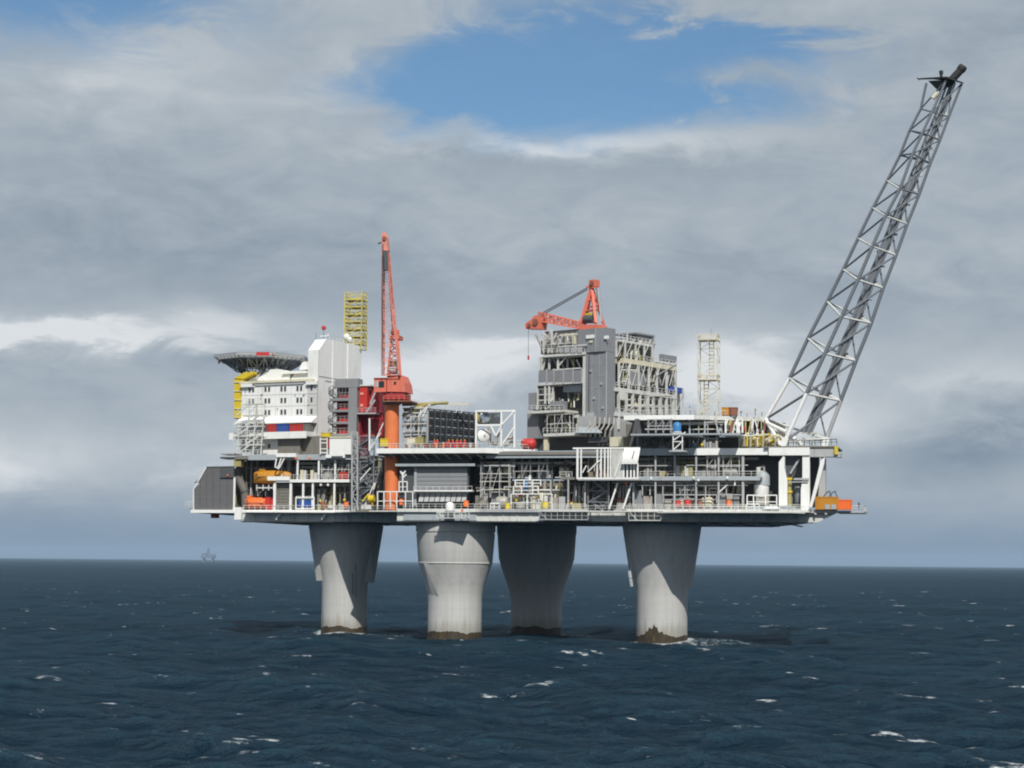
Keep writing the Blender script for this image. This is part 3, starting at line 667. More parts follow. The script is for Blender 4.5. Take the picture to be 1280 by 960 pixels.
# gallery lockers
for nm, mt_, x0, x1, lab in (('life_raft_locker', 'red', 333.5, 345, 'red life raft locker on the white gallery, left of the blue one'), ('life_raft_locker', 'dblue', 346, 360.5, 'blue locker in the middle of the white gallery'), ('life_raft_locker', 'red', 362, 378, 'red life raft locker on the white gallery, right of the blue one'), ('life_raft_locker', 'brown', 379, 387, 'dark locker at the right end of the white gallery')):
    t = Thing(nm, lab, 'locker', 'lockers on the gallery')
    u_0, u_1, z_0, z_1 = AF.box(x0, x1, 530.3, 541, -2.6)
    t.p('body', mt_).fb(AF, u_0, u_1, -2.6, -.9, zg0 + .31, z_1 - .25); t.p('lid', mt_).fb(AF, u_0 - .06, u_1 + .06, -2.66, -.84, z_1 - .24, z_1)
    for i in range(3): t.p('strap', 'dgrey').fb(AF, u_0 + (u_1 - u_0) * (i + .7) / 3.2 - .06, u_0 + (u_1 - u_0) * (i + .7) / 3.2 + .06, -2.64, -2.601, zg0 + .4, z_1 - .3)
    t.done()
# yellow escape chute
T = Thing('escape_chute', 'yellow escape duct bending up the left corner of the living quarters', 'duct')
q = T.p('shaft', 'yellow'); q.prism([AF.P(292.5, 523, 1.0), AF.P(303, 526, 1.0), AF.P(304, 480, 1.0), AF.P(304, 474, 1.0), AF.P(292.5, 473, 1.0)], AF.vh * 2.2)
T.p('head', 'yellow').prism([AF.P(292.5, 472.8, .8), AF.P(304, 473.8, .8), AF.P(317, 467, .8), AF.P(317, 464.5, .8), AF.P(305, 465.3, .8)], AF.vh * 2.6)
q = T.p('frame', 'cream'); 
for y in (478, 489, 500, 511, 522): q.beam(AF.P(292.3, y, .9), AF.P(303.2, y, .9), .2)
T.p('foot_box', 'olive').pb(F, 292, 301, 574, 583, VL + 1, 2.5)
T.done()
# external stair against the left corner
T = Thing('outside_stair', 'white scaffold stair climbing the left front corner of the living quarters', 'stair')
for x in (297, 307, 316, 326):
    T.p('post', 'steelw').beam(AF.P(x, 569, -5.2), AF.P(x + (5 if x > 300 else 2), 505 if 300 < x else 530, -5.2), .26)
for k, y in enumerate((569, 556, 545, 533, 519, 505)):
    q = T.p('landing', 'steelw'); x0 = 292 if k < 4 else 303; q.pb(AF, x0, 327, y - .8, y + .8, -5.4, 1.6)
    T.p('railing', 'steelw').rail([AF.P(x0, y - 1, -5.35), AF.P(327, y - 1, -5.35)], 1.1, .11, 1.2)
for k, (y0, y1) in enumerate(((569, 556), (556, 545), (545, 533), (533, 519), (519, 505))):
    q = T.p('flight', 'steelw')
    a, b = (296, 312) if k % 2 == 0 else (306, 324)
    for dv in (-5.3, -4.2): q.beam(AF.P(a, y0, dv), AF.P(b, y1, dv), .2, .4); q.beam(AF.P(a, y0 - 5, dv), AF.P(b, y1 - 5, dv), .13)
    for j in range(7): q.beam(AF.P(a + (b - a) * j / 7, y0 + (y1 - y0) * j / 7, -5.3), AF.P(a + (b - a) * j / 7, y0 + (y1 - y0) * j / 7, -4.2), .3, .08)
    T.p('diagonal', 'steelw').beam(AF.P(a + 14, y0, -5.25), AF.P(b + 10, y1, -5.25), .16)
T.done()
# ------------------------------------------------------------------ helideck
T = Thing('helideck', 'grey helicopter deck on dark trusses above the living quarters', 'helideck')
hc = AF.w(AF.at(327, 444, 9)[0], 9, AF.at(329, 444.0, -2)[1]); RH = 11.0
def octo(r, dz, ph=.3927): return [hc + V((math.cos(ph + i * math.pi / 4) * r, math.sin(ph + i * math.pi / 4) * r, dz)) for i in range(8)]
T.p('deck_plate', 'deck').prism(octo(RH, 0), (0, 0, .35))
oc, ob, on = octo(RH, -.1), octo(RH - 4.0, -2.6), octo(RH + 1.4, .85)
for i in range(8):
    j = (i + 1) % 8
    T.p('rim_beam', 'steelw').beam(oc[i], oc[j], .25, .55)
    q = T.p('under_truss', 'lgrey'); q.beam(ob[i], ob[j], .28); q.truss(oc[i], oc[j], ob[i], ob[j], 4, .2, i % 2)
    q = T.p('safety_net', 'net')
    for k in range(7):
        p = oc[i].lerp(oc[j], k / 6); r = on[i].lerp(on[j], k / 6); q.beam(p, r, .14)
    for f_ in (.33, .66, 1.0): q.beam(oc[i].lerp(on[i], f_), oc[j].lerp(on[j], f_), .13)
    T.p('net_curb', 'lgrey').beam(on[i] + V((0, 0, -.3)), on[j] + V((0, 0, -.3)), .08, .5)
for k in range(-4, 5):
    q = T.p('joist', 'grey'); s_ = math.sqrt(max(0, (RH - .6) ** 2 - (k * 2.2) ** 2)) * .93
    q.beam(hc + V((-s_, k * 2.2, -.45)), hc + V((s_, k * 2.2, -.45)), .3, .8)
for k in (-5, 0, 5):
    q = T.p('main_truss', 'grey'); s_ = RH - 4; a, b = hc + V((k, -s_, -.6)), hc + V((k, s_, -.6)); dn = V((0, 0, -2.0)); q.beam(a, b, .35); q.beam(a + dn, b + dn, .35); q.truss(a, b, a + dn, b + dn, 6, .24)
for sx in (-1, 0, 1):
    for sy in (-1, 1):
        p = hc + V((sx * 5, sy * 4 + 3, -2.6)); T.p('support_leg', 'dgrey').beam(p, V((p.x + 1.5, p.y, zt)), .5)
nr = min(range(8), key=lambda i: (on[i] + on[(i + 1) % 8]).y)
i0 = nr; T.p('red_board', 'red').beam(on[i0].lerp(on[(i0 + 1) % 8], .52) + V((0, -.12, -.3)), on[i0].lerp(on[(i0 + 1) % 8], .86) + V((0, -.12, -.3)), .1, .9)
lf = min(range(8), key=lambda i: on[i].x); T.p('red_board', 'red').beam(on[lf] + V((-.1, -.2, -1.0)), on[lf] + V((.3, -.9, -.2)), .25, .9)
T.p('red_board', 'crim').beam(on[(i0 + 1) % 8] + V((-.6, -.1, -.4)), on[(i0 + 1) % 8] + V((.3, .5, -.4)), .2, .5)
T.done()
# antenna with red top, thin whip
T = Thing('antenna_mast', 'slim antenna mast with a red lantern on the white tower roof', 'antenna')
b0 = AF.w(-2.6, 6, zt1); T.p('pole', 'steel').tube(b0, b0 + V((0, 0, 3.2)), .09); T.p('lantern', 'red').lathe(b0 + V((0, 0, 2.7)), [(.3, 0), (.55, .2), (.55, .8), (.3, 1.0)], 10)
T.p('cross_arm', 'white').beam(b0 + V((-.9, 0, 1.1)), b0 + V((1.1, 0, 1.3)), .16); T.p('sensor', 'white').dome(b0 + V((1.1, 0, 1.3)), .3, .35, 8, 3)
T.done()
T = Thing('whip_antenna', 'thin whip antenna left of the red lantern on the tower roof', 'antenna'); b0 = AF.w(-4.2, 5, zt1 - .3)
T.p('pole', 'steel').tube(b0, b0 + V((0, 0, 2.2)), .07, 5); T.p('base', 'lgrey').tube(b0, b0 + V((0, 0, .4)), .2, 6); T.done()
# ------------------------------------------------------------------ lattice masts
def lattice(name, label, fr, x0, x1, yb, yt, v, dep, n, m1, m2, w=.24, cage=None, floors=()):
    T = Thing(name, label, 'mast')
    u0, u1, z0, z1 = fr.box(x0, x1, yt, yb, v)
    B_ = [fr.w(u, vv, z0) for u, vv in ((u0, v), (u1, v), (u1, v + dep), (u0, v + dep))]; up = V((0, 0, z1 - z0))
    for b in B_: T.p('corner_post', m1).beam(b, b + up, w)
    for i in range(4):
        q = T.p('bracing', m1); q.truss(B_[i], B_[i] + up, B_[(i + 1) % 4], B_[(i + 1) % 4] + up, n, w * .5, i % 2)
    for k, fz in enumerate(floors):
        z = fr.at((x0 + x1) / 2, fz, v)[1]; T.p('platform', m2).fb(fr, u0 - .1, u1 + .1, v - .1, v + dep + .1, z - .15, z)
        T.p('platform_rail', m2).rail([fr.w(u0, v - .08, z), fr.w(u1, v - .08, z), fr.w(u1, v + dep, z), fr.w(u0, v + dep, z), fr.w(u0, v, z)], .9, .12, 1.6, False)
    if cage:
        for (cx, ya, yb_) in cage:
            q = T.p('ladder_cage', m2); a = fr.P(cx, yb_, v + dep * .4); b = fr.P(cx, ya, v + dep * .4)
            for s_ in (-.5, .5): q.beam(a + fr.uh * s_, b + fr.uh * s_, .2)
            L = (b - a).length
            for i in range(int(L / .8)): c_ = a.lerp(b, i * .8 / L); q.beam(c_ - fr.uh * .5, c_ + fr.uh * .5, .14); q.lathe(c_ - fr.vh * .5, [(.55, -.06), (.55, .06)], 8, None, False)
    return T
T = lattice('lattice_mast', 'square yellow lattice mast standing behind the white tower', F, 430.5, 452, 436, 365, 42, 4.2, 8, 'paley', 'paley', .24, None, [365 + k * 9.2 for k in range(1, 8)])
T.p('dish', 'white').dome(F.P(433, 420.5, 41.8), .8, .5, 10, 3, -F.vh); T.p('dish', 'white').dome(F.P(437, 424, 41.8), .6, .4, 10, 3, -F.vh)
T.done()
T = lattice('lattice_mast', 'slender pale lattice mast with cream ladder cages on the upper deck', F, 872, 896.5, 518, 417, 12, 4.2, 6, 'cream', 'cream', .17, ((889.5, 424, 470), (883, 474, 516)), (424, 474))
T.p('top_pole', 'lgrey').tube(F.P(889, 418, 14), F.P(889, 411, 14), .12); T.done()
# ------------------------------------------------------------------ red modules and spiral stair right of the tower
T = Thing('red_module', 'stack of crimson rooms behind grey galleries beside the white tower', 'module')
SF = Frame(14, F.w(U(420, 16, 500), 16, 0)[:2])
def sx(x): return SF.at(x, 510, 0)[0]
zz_ = lambda y: SF.at(433, y)[1]
T.p('room_wall', 'crim').fb(SF, sx(418), sx(448), 1.6, 9, ZD, zz_(483))
for k, (ya, yb) in enumerate(((496.5, 501), (511, 515), (526, 530), (541, 545))):
    T.p('gallery', 'grey').fb(SF, sx(412), sx(437), -.3, 1.55, zz_(yb), zz_(ya) - .2)
    T.p('railing', 'grey').rail([SF.w(sx(412), -.25, zz_(ya)), SF.w(sx(436), -.25, zz_(ya))], 1.1, .1, 1.0)
    q = T.p('room_front', 'red'); q.fb(SF, sx(422), sx(435.5), 1.2, 1.59, zz_(yb), zz_(ya - 6.5))
T.p('header', 'grey').fb(SF, sx(419), sx(448), -.4, 3, zz_(484.5), zz_(473.5))
T.p('tower_leg', 'grey').fb(SF, sx(436), sx(446.5), -.35, 1.4, ZD, zz_(484.6))
for x in (424, 428, 432): T.p('bar', 'dgrey').fb(SF, sx(x) - .12, sx(x) + .12, -.3, -.1, zz_(497), zz_(484.6))
T.p('side_room', 'red').fb(SF, sx(447), sx(457), 1.0, 7, zz_(515), zz_(482.5)); T.p('side_roof', 'steelw').fb(SF, sx(446.6), sx(462), .7, 7.4, zz_(482.4), zz_(480.8))
for y in (492, 506.5): T.p('vent', 'boom').fb(SF, sx(448.5), sx(452.5), .8, .99, zz_(y + 1.6), zz_(y - 1.6))
T.p('room_wall', 'crim').fb(SF, sx(457.2), sx(471), 3, 9, zz_(515), zz_(487))
T.p('room_wall', 'crim').fb(SF, sx(448), sx(477), 4, 10, zz_(545), zz_(516)); T.p('catwalk', 'lgrey').fb(SF, sx(446), sx(470), -.2, 2.8, zz_(517.8), zz_(516))
T.p('railing', 'lgrey').rail([SF.w(sx(447), -.15, zz_(516)), SF.w(sx(470), -.15, zz_(516))], 1.1, .1, 1.2)
T.p('stair', 'lgrey').beam(SF.P(458, 516, 0), SF.P(469, 500, 0), .5, .4); T.p('stair', 'lgrey').beam(SF.P(463, 505, .4), SF.P(472, 484, .4), .5, .4)
T.done()
T = Thing('spiral_stair', 'grey spiral stair between the white tower and the crimson rooms', 'stair')
pc = SF.w(sx(414), 1.2, 0); zb, zt_ = ZD + 3, zz_(482)
T.p('post', 'dgrey').tube(pc + V((0, 0, zb)), pc + V((0, 0, zt_)), .14)
q = T.p('treads', 'grey', kind='stuff'); r_ = T.p('handrail', 'grey'); N_ = 64; prev = None
for i in range(N_ + 1):
    a = i / N_ * 4 * 2 * math.pi; z = zb + (zt_ - zb) * i / N_; d1 = V((math.cos(a), math.sin(a), 0))
    q.beam(pc + d1 * .15 + V((0, 0, z)), pc + d1 * 1.05 + V((0, 0, z)), .42, .07); p = pc + d1 * 1.1 + V((0, 0, z + 1.0)); r_.beam(pc + d1 * 1.08 + V((0, 0, z)), p, .08)
    if prev: r_.beam(prev, p, .13); r_.beam(prev - V((0, 0, .9)), p - V((0, 0, .9)), .1, .3)
    prev = p
T.done()
# white container cabin on the main deck edge
T = Thing('cabin', 'plain white cabin on the deck edge left of the stair tower', 'cabin')
T.p('body', 'white').pb(F, 412, 440.5, 547.5, 568, VL - 1, 5); T.p('roof', 'cream').pb(F, 411.5, 441, 545.5, 547.2, VL - 1.2, 5.4); T.p('base', 'white').pb(F, 407, 431, 568.2, 572.3, VL - 1.1, 1.5)
T.p('underside', 'dgrey').pb(F, 414, 428, 570, 572, VL - 1.3, .19); T.done()
T = Thing('access_ladder', 'white access ladder frame with red door left of the plain cabin', 'ladder')
for x in (400.5, 409): T.p('upright', 'white').beam(F.P(x, 568, VL - .6), F.P(x, 547, VL - .6), .22)
for y in (549, 553.5, 561, 566): T.p('rung', 'white').beam(F.P(400.5, y, VL - .6), F.P(409, y, VL - .6), .2)
T.p('door', 'red').pb(F, 408.5, 411, 549, 560, VL - .4, .3); T.done()
T = Thing('yellow_cabinet', 'yellow cabinet above the access ladder by the cabin', 'cabinet'); T.p('body', 'yellow').pb(F, 401, 412, 541, 546, VL, 2); T.p('lid', 'cream').pb(F, 400.7, 412.3, 540.2, 540.9, VL - .1, 2.2); T.done()
# ------------------------------------------------------------------ zigzag stair towers
def stairtower(label, fr, x0, x1, yb, yt, v, dep, n, m='steel', first=0):
    T = Thing('stair_tower', label, 'stair', 'zigzag stair towers')
    u0, u1, z0, z1 = fr.box(x0, x1, yt, yb, v)
    for u in (u0, u1):
        for vv in (v, v + dep): T.p('post', m).beam(fr.w(u, vv, z0), fr.w(u, vv, z1), .3)
    h = (z1 - z0) / n
    for k in range(n):
        za, zb = z0 + k * h, z0 + (k + 1) * h; a, b = (u0 + .8, u1 - .8) if (k + first) % 2 else (u1 - .8, u0 + .8)
        f_ = T.p('flight', m)
        for dv in (.3, 1.4): f_.beam(fr.w(a, v + dv, za), fr.w(b, v + dv, zb), .12, .4); f_.beam(fr.w(a, v + dv, za + 1.1), fr.w(b, v + dv, zb + 1.1), .1)
        ns = 10
        for j in range(ns): t_ = (j + .5) / ns; f_.fb(fr, a + (b - a) * t_ - .2, a + (b - a) * t_ + .2, v + .3, v + 1.4, za + (zb - za) * t_ - .03, za + (zb - za) * t_ + .03)
        T.p('landing', m).fb(fr, (b if b > a else u0), (u1 if b > a else b), v, v + dep, zb - .14, zb)
        q = T.p('brace', m); q.beam(fr.w(u0, v, za), fr.w(u1, v, zb), .16); q.beam(fr.w(u0, v, zb), fr.w(u1, v, zb), .2)
    return T.done()
stairtower('tall grey zigzag stair tower between the cabin and the orange crane post', F, 442, 467, 641, 545, 8, 4, 6)
stairtower('grey zigzag stair tower below the white slatted screen', F, 735, 761, 655, 600, 1, 4, 4, first=1)
T = Thing('lattice_screen', 'pale braced lattice frame standing along the tall stair tower', 'frame')
for x in (440, 447): T.p('post', 'lgrey').beam(F.P(x, 641, 7), F.P(x, 540, 7), .32)
q = T.p('bracing', 'lgrey'); q.truss(F.P(440, 641, 7), F.P(440, 540, 7), F.P(447, 641, 7), F.P(447, 540, 7), 9, .18)
T.p('tall_post', 'white').beam(F.P(462, 564, 5), F.P(462, 523, 5), .34)
for a, b in (((462, 562), (476, 541)), ((467, 556), (480, 527)), ((452, 641), (472, 595)), ((467, 612), (474, 590)), ((450, 600), (463, 585))): T.p('diagonal', 'white').beam(F.P(*a, 5), F.P(*b, 5), .22)
T.done()
# ------------------------------------------------------------------ orange pedestal crane
T = Thing('pedestal_crane', 'tall orange pedestal crane with raised lattice boom and round post', 'crane', 'pedestal cranes')
cv = 4.0; P = lambda x, y, v=cv: F.P(x, y, v); k = .181
ped = P(490, 612); top_ = P(490, 503)
T.p('pedestal', 'post', smooth=True).tube(V((ped.x, ped.y, ZC)), top_, 9.2 * k, 28)
s = T.p('slew_ring', 'dgrey', smooth=True); s.lathe(top_, [(1.9, -.6), (2.3, -.2), (2.3, .4), (1.9, .6)], 24)
T.p('slew_platform', 'crim').pb(F, 480, 505.5, 491.5, 499, 1.6, 5); T.p('slew_skirt', 'deckred').pb(F, 482, 503, 499.2, 503, 2, 4)
T.p('walkway', 'deckred').pb(F, 479, 512, 500.5, 502, .6, 6.5); T.p('railing', 'crane').rail([P(479, 500.5, .65), P(512, 500.5, .65)], 1.1, .1, 1.2)
h = T.p('machinery_house', 'crane'); h.prism([P(483.5, 489.5, 1.4), P(507, 490, 1.4), P(505, 478, 1.4), P(500.5, 468.5, 1.4), P(484, 471, 1.4)], F.vh * 6)
T.p('window', 'glass', parent=h).pb(F, 492.3, 495, 477, 480.6, 1.3, .12)
T.p('roof_edge', 'crim', parent=h).beam(P(484, 470.6, 1.3), P(501, 468.2, 1.3), .2)
c = T.p('operator_cab', 'crane'); c.pb(F, 467.5, 482.5, 473.5, 490, 1.0, 4); T.p('cab_window', 'glass', parent=c).pb(F, 473.5, 480, 476.5, 484, .9, .11); T.p('cab_roof', 'crim', parent=c).pb(F, 467, 483, 472.2, 473.3, .8, 4.4); T.p('cab_pane', 'lgrey', parent=c).pb(F, 469, 473, 476.5, 484, .9, .11)
# A-frame
apx = [P(489.5, 421, 3.2), P(497.5, 421, 3.2), P(497.5, 421, 5.2), P(489.5, 421, 5.2)]
ft = [P(484.5, 470, 1.8), P(501, 470, 1.8), P(501, 469, 6.5), P(484.5, 469, 6.5)]
for a, b in zip(ft, apx): T.p('gantry_leg', 'crane').beam(a, b, .34)
q = T.p('gantry_bracing', 'crane')
for i in range(4): q.truss(ft[i], apx[i], ft[(i + 1) % 4], apx[(i + 1) % 4], 5, .2, i % 2)
T.p('gantry_head', 'crane').pb(F, 486.5, 498.5, 419, 424, 2.6, 3.4); T.p('head_rail', 'crane').rail([P(486.5, 419, 2.6), P(498.5, 419, 2.6)], 1.2, .12, .8)
T.p('sheave', 'crane').lathe(P(494, 416, 3.4), [(1.0, -.2), (1.0, .2)], 14, F.vh)
T.p('winch_drum', 'lgrey', smooth=True).tube(P(487, 463, 2.6), P(496, 463, 2.6), .9, 14); T.p('winch_drum', 'cream', smooth=True).tube(P(488, 455, 3.4), P(495.5, 455, 3.4), .7, 14)
# boom, tapering to the tip
fL, fR = P(479, 469, .6), P(499.5, 469, .6); mL, mR = P(477.6, 385, -1.2), P(490, 385, -1.2); tL, tR = P(478.3, 312, -3.5), P(484.0, 312, -3.5)
off = F.vh * 1.6
for a, b, c_ in ((fL, mL, tL), (fR, mR, tR), (fL + off * .3, mL + off, tL + off * .8), (fR + off * .3, mR + off, tR + off * .8)):
    q = T.p('boom_chord', 'boom'); q.beam(a, b, .30); q.beam(b, c_, .27)
q = T.p('boom_lacing', 'boom')
for (a0, a1, b0, b1) in ((fL, mL, fR, mR), (mL, tL, mR, tR)):
    n = 9 if a0 is fL else 11
    q.truss(a0, a1, b0, b1, n, .11)
    q.truss(a0, a1, a0 + off * .9, a1 + off * .9, n, .10); q.truss(b0, b1, b0 + off * .9, b1 + off * .9, n, .10)
hd = T.p('boom_head', 'boom'); hd.prism([P(477.2, 313, -3.6), P(484.8, 313, -3.6), P(483.4, 296, -3.6), P(480.8, 290, -3.6), P(477, 292, -3.6)], F.vh * 1.5)
T.p('head_sheave', 'deckred').lathe(P(480.3, 298, -3.75), [(.5, -.12), (.5, .12)], 14, F.vh); T.p('head_lamp', 'dgrey').beam(P(477, 303, -3.7), P(472.5, 304.5, -3.7), .3)
T.p('hook_block', 'dgrey').tube(P(481.5, 314, -4.2), P(482.5, 338, -4.2), .55, 10); T.p('boom_stay', 'crane').beam(P(485.5, 318, -2.5), P(493, 420, 3), .22); T.p('boom_stay', 'crane').beam(P(484.5, 318, -2.5), P(491, 420, 3), .22)
for dx in (-2.2, -1): T.p('hoist_rope', 'cable').tube(P(480 + dx, 305, -4), P(479 + dx, 470, 0), .06, 5)
T.done()
# ------------------------------------------------------------------ red crane behind the process tower
T = Thing('pedestal_crane', 'red crane with lowered boom behind the grey process tower', 'crane', 'pedestal cranes')
CVV = 8.0; P = lambda x, y, v=CVV: MF.P(x, y, v)
T.p('pedestal', 'crane', smooth=True).tube(P(739, 470), P(739, 413), 2.0, 20); T.p('base_house', 'crane').prism([P(723, 412, 5.2), P(748.5, 412, 5.2), P(748, 405.5, 5.2), P(724, 406, 5.2)], MF.vh * 3.6)
ap = P(739.5, 358, 9)
legs = [P(725, 408, 5.5), P(744.5, 404, 5.5), P(755, 406, 10), P(731, 408, 12)]
for a in legs: T.p('gantry_leg', 'crane').beam(a, ap + (a - ap) * .06, .62)
q = T.p('gantry_bracing', 'crane')
for f_ in (.35, .62):
    for i in range(4): q.beam(ap.lerp(legs[i], f_), ap.lerp(legs[(i + 1) % 4], f_), .3)
T.p('gantry_head', 'crane').pb(MF, 736, 743, 349.5, 357.5, 8, 2.2); T.p('head_arm', 'crane').beam(P(733.5, 358.5, 8.4), P(745, 359, 8.4), .5); T.p('head_sheave', 'deckred').lathe(P(739.5, 353.5, 7.85), [(.55, -.12), (.55, .12)], 14, MF.vh)
T.p('ladder', 'lgrey').beam(P(748, 360, 9), P(752, 402, 9), .5); T.p('ladder_cage', 'steel').beam(P(746.5, 359, 9), P(748, 374, 9), .6)
T.p('winch', 'yellow').pb(MF, 731, 740, 391, 394, 7, 2); T.p('winch', 'dgrey').tube(P(731, 399, 6), P(742, 399, 6), 1.0, 12); T.p('walkway', 'crim').beam(P(733, 384, 7.4), P(751, 382.5, 9), .3)
# boom reaching left
b0, b1 = P(724, 410.5, 5.2), P(673, 401, 3.0); h_ = V((0, 0, 1.8)); dp = MF.vh * 1.8
for o in (V((0, 0, 0)), h_): 
    for e in (V((0, 0, 0)), dp): T.p('boom_chord', 'crane').beam(b0 + o * .8 + e, b1 + o * 1.15 + e, .34)
q = T.p('boom_lacing', 'crane')
for e in (V((0, 0, 0)), dp): q.truss(b0 + e, b1 + e, b0 + h_ * .8 + e, b1 + h_ * 1.15 + e, 11, .17)
q.truss(b0, b1, b0 + dp, b1 + dp, 9, .2); q.truss(b0 + h_ * .8, b1 + h_ * 1.15, b0 + h_ * .8 + dp, b1 + h_ * 1.15 + dp, 9, .2)
hd = T.p('boom_head', 'crane'); hd.prism([P(676, 411.5, 2.9), P(657, 411, 2.9), P(656, 405, 2.9), P(664, 399, 2.9), P(668, 394.5, 2.9), P(673, 394.5, 2.9), P(677, 399, 2.9)], MF.vh * 2.3)
T.p('head_sheave', 'deckred').lathe(P(669, 402.5, 2.7), [(.8, -.12), (.8, .12)], 16, MF.vh); T.p('head_sheave', 'deckred').lathe(P(661, 406.5, 2.7), [(.5, -.12), (.5, .12)], 14, MF.vh)
for d_ in (0, 1.5): T.p('luffing_rope', 'cable').tube(P(671 + d_ * 3, 395, 4), P(734.5, 359.5 + d_ * 1.5, 8.5), .13, 5)
T.p('hoist_rope', 'cable').tube(P(660.5, 411, 3.5), P(660.5, 443, 3.5), .05, 5); T.p('hook_block', 'red').lathe(P(660.5, 447, 3.5), [(.1, -.6), (.22, -.3), (.22, .4), (.1, .6)], 8)
T.done()
# ------------------------------------------------------------------ black louvre wall
LF = Frame(44, F.w(U(535.5, 3, 530), 3, 0)[:2])
T = Thing('louvre_wall', 'black louvred screen wall on the central weather deck', 'wall')
va, vb_ = LF.side(535.6, 530)[0], LF.side(593.5, 530)[0]; zt_, zb_ = LF.side(535.6, 512.5)[1], ZD + .8
nc, nrw = 8, 5
for i in range(nc):
    for j in range(nrw):
        v0_, v1_ = va + (vb_ - va) * i / nc, va + (vb_ - va) * (i + 1) / nc; z0_, z1_ = zb_ + (zt_ - zb_) * j / nrw, zb_ + (zt_ - zb_) * (j + 1) / nrw
        q = T.p('louvre_panel', 'black'); q.fb(LF, -.25, -.05, v0_ + .14, v1_ - .14, z0_ + .08, z1_ - .06)
        for s_ in range(3): z_ = z0_ + .12 + (z1_ - z0_ - .3) * s_ / 3; q.box8([LF.w(uu, vv, zz) for zz, uo in ((z_, .16), (z_ + .30, 0.0)) for uu, vv in ((-.1 + uo, v0_ + .16), (.0 + uo, v0_ + .16), (.0 + uo, v1_ - .16), (-.1 + uo, v1_ - .16))])
for i in range(nc + 1): v_ = va + (vb_ - va) * i / nc; T.p('mullion', 'dgrey').fb(LF, -.3, .2, v_ - .1, v_ + .1, zb_, zt_ + .1)
T.p('top_rail', 'dgrey').fb(LF, -.3, .15, va, vb_, zt_ + .11, zt_ + .35)
T.p('end_frame', 'lgrey').beam(LF.w(.1, va - .3, zb_), LF.w(.1, va - .3, zt_), .25)
for a in (.2, .5, .8): T.p('back_strut', 'steel').beam(LF.w(-.3, va + (vb_ - va) * a, zt_), LF.w(-4.5, va + (vb_ - va) * a, zb_), .25)
T.done()
# pipework gantry behind and left of the louvre wall
T = Thing('pipe_gantry', 'olive and cream pipe gantry between crane and black louvre wall', 'pipework')
for x in (504, 514, 526, 534): T.p('post', 'steelw').beam(F.P(x, 560, 6), F.P(x, 508 if x > 505 else 520, 6), .28)
for y in (510, 516, 527, 541): T.p('shelf', 'steelw').pb(F, 503, 535, y - .6, y + .6, 5.6, 2.5)
for i, (a, b, m_, r_) in enumerate((((503, 520), (535, 505), 'olive', .35), ((505, 513), (545, 504), 'olive', .4), ((503, 506), (560, 503.5), 'olive', .35), ((508, 524), (530, 509), 'cream', .3), ((509, 536), (523, 520), 'pipe', .25), ((503, 533), (533, 532), 'pipe', .3), ((505, 547), (533, 545), 'pipe', .35), ((520, 541), (522, 512), 'olive', .3))):
    T.p('pipe', m_, smooth=True).tube(F.P(*a, 6.6 + i * .3), F.P(*b, 6.6 + i * .3), r_, 10)
T.p('roof_frame', 'cream').beam(F.P(553, 505.5, 9), F.P(587, 505.5, 9), .3)
for x in (557, 573, 580): T.p('roof_post', 'steelw').beam(F.P(x, 506, 9), F.P(x - 3, 516, 9), .2)
for a, b in (((517, 527), (534, 508)), ((527, 523), (536, 506)), ((519, 557), (527, 541))): T.p('brace', 'white').beam(F.P(*a, 5.2), F.P(*b, 5.2), .22)
T.p('lamp', 'steelw').pb(F, 535, 538, 505, 508, 4.6, .5)
T.done()
# ------------------------------------------------------------------ equipment frame with round ducts
T = Thing('duct_scaffold', 'white open frame with two round duct mouths right of the black louvre wall', 'frame')
for x in (595, 626.5, 643):
    for v in (3.5, 9): T.p('post', 'white').pb(F, x - 1.1, x + 1.1, 513, 559.5, v, .4)
for y in (513.6, 531.3): 
    for v in (3.4, 9): T.p('beam', 'white').pb(F, 594, 644 if y < 520 else 628, y - 1.1, y + 1.1, v + .05, .38)
for a, b in (((627, 557), (642, 535)), ((627, 531), (643, 514)), ((614, 533), (620, 545)), ((620, 545), (627, 532))): T.p('brace', 'white').beam(F.P(*a, 3.3), F.P(*b, 3.3), .32)
ax = (-F.vh * .8 + F.uh * .6).normalized()
T.p('duct_mouth', 'shine', smooth=True).lathe(F.P(605, 521.5, 5), [(1.35, 0), (1.4, .8), (1.1, 1.0), (.5, .85), (.05, .8)], 24, ax); T.p('duct_ring', 'olive', smooth=True).lathe(F.P(603, 521, 5), [(1.3, -2.2), (1.5, -.1), (1.5, .45), (1.42, .5)], 24, ax)
T.p('duct_cover', 'white', smooth=True).lathe(F.P(604.5, 544.5, 5), [(1.45, -.6), (1.5, .2), (1.1, .5), (.1, .6)], 24, ax); T.p('duct_hub', 'lgrey').lathe(F.P(604.5, 544.5, 5), [(.3, .5), (.3, .75)], 10, ax)
T.p('back_panel', 'dgrey').pb(F, 598, 625, 516, 530, 7, .3); T.p('gauge', 'shine').lathe(F.P(621, 521, 5), [(.55, 0), (.6, .3), (.1, .4)], 14, ax)
for i, (a, b) in enumerate((((612, 556), (612, 534)), ((616, 556), (624, 540)), ((630, 557), (641, 552)), ((633, 548), (641, 547)), ((620, 557), (620, 546)))): T.p('pipe', 'pipe', smooth=True).tube(F.P(*a, 6), F.P(*b, 6), .4, 10)
T.p('railing', 'steelw').rail([F.P(628, 559, 3), F.P(655, 559, 6)], 1.6, .1, 1.2)
T.done()
T = Thing('red_tank', 'red round ended tank on the weather deck beside the process module', 'tank'); a = F.P(654.5, 555, 7)
T.p('shell', 'red', smooth=True).vessel(a, a + F.uh * 2.3, 1.25, 16); T.p('saddle', 'crim').pb(F, 655, 657, 558, 562.5, 6.4, 1.2); T.p('saddle', 'crim').pb(F, 664, 666, 558, 562.5, 6.4, 1.2); T.done()
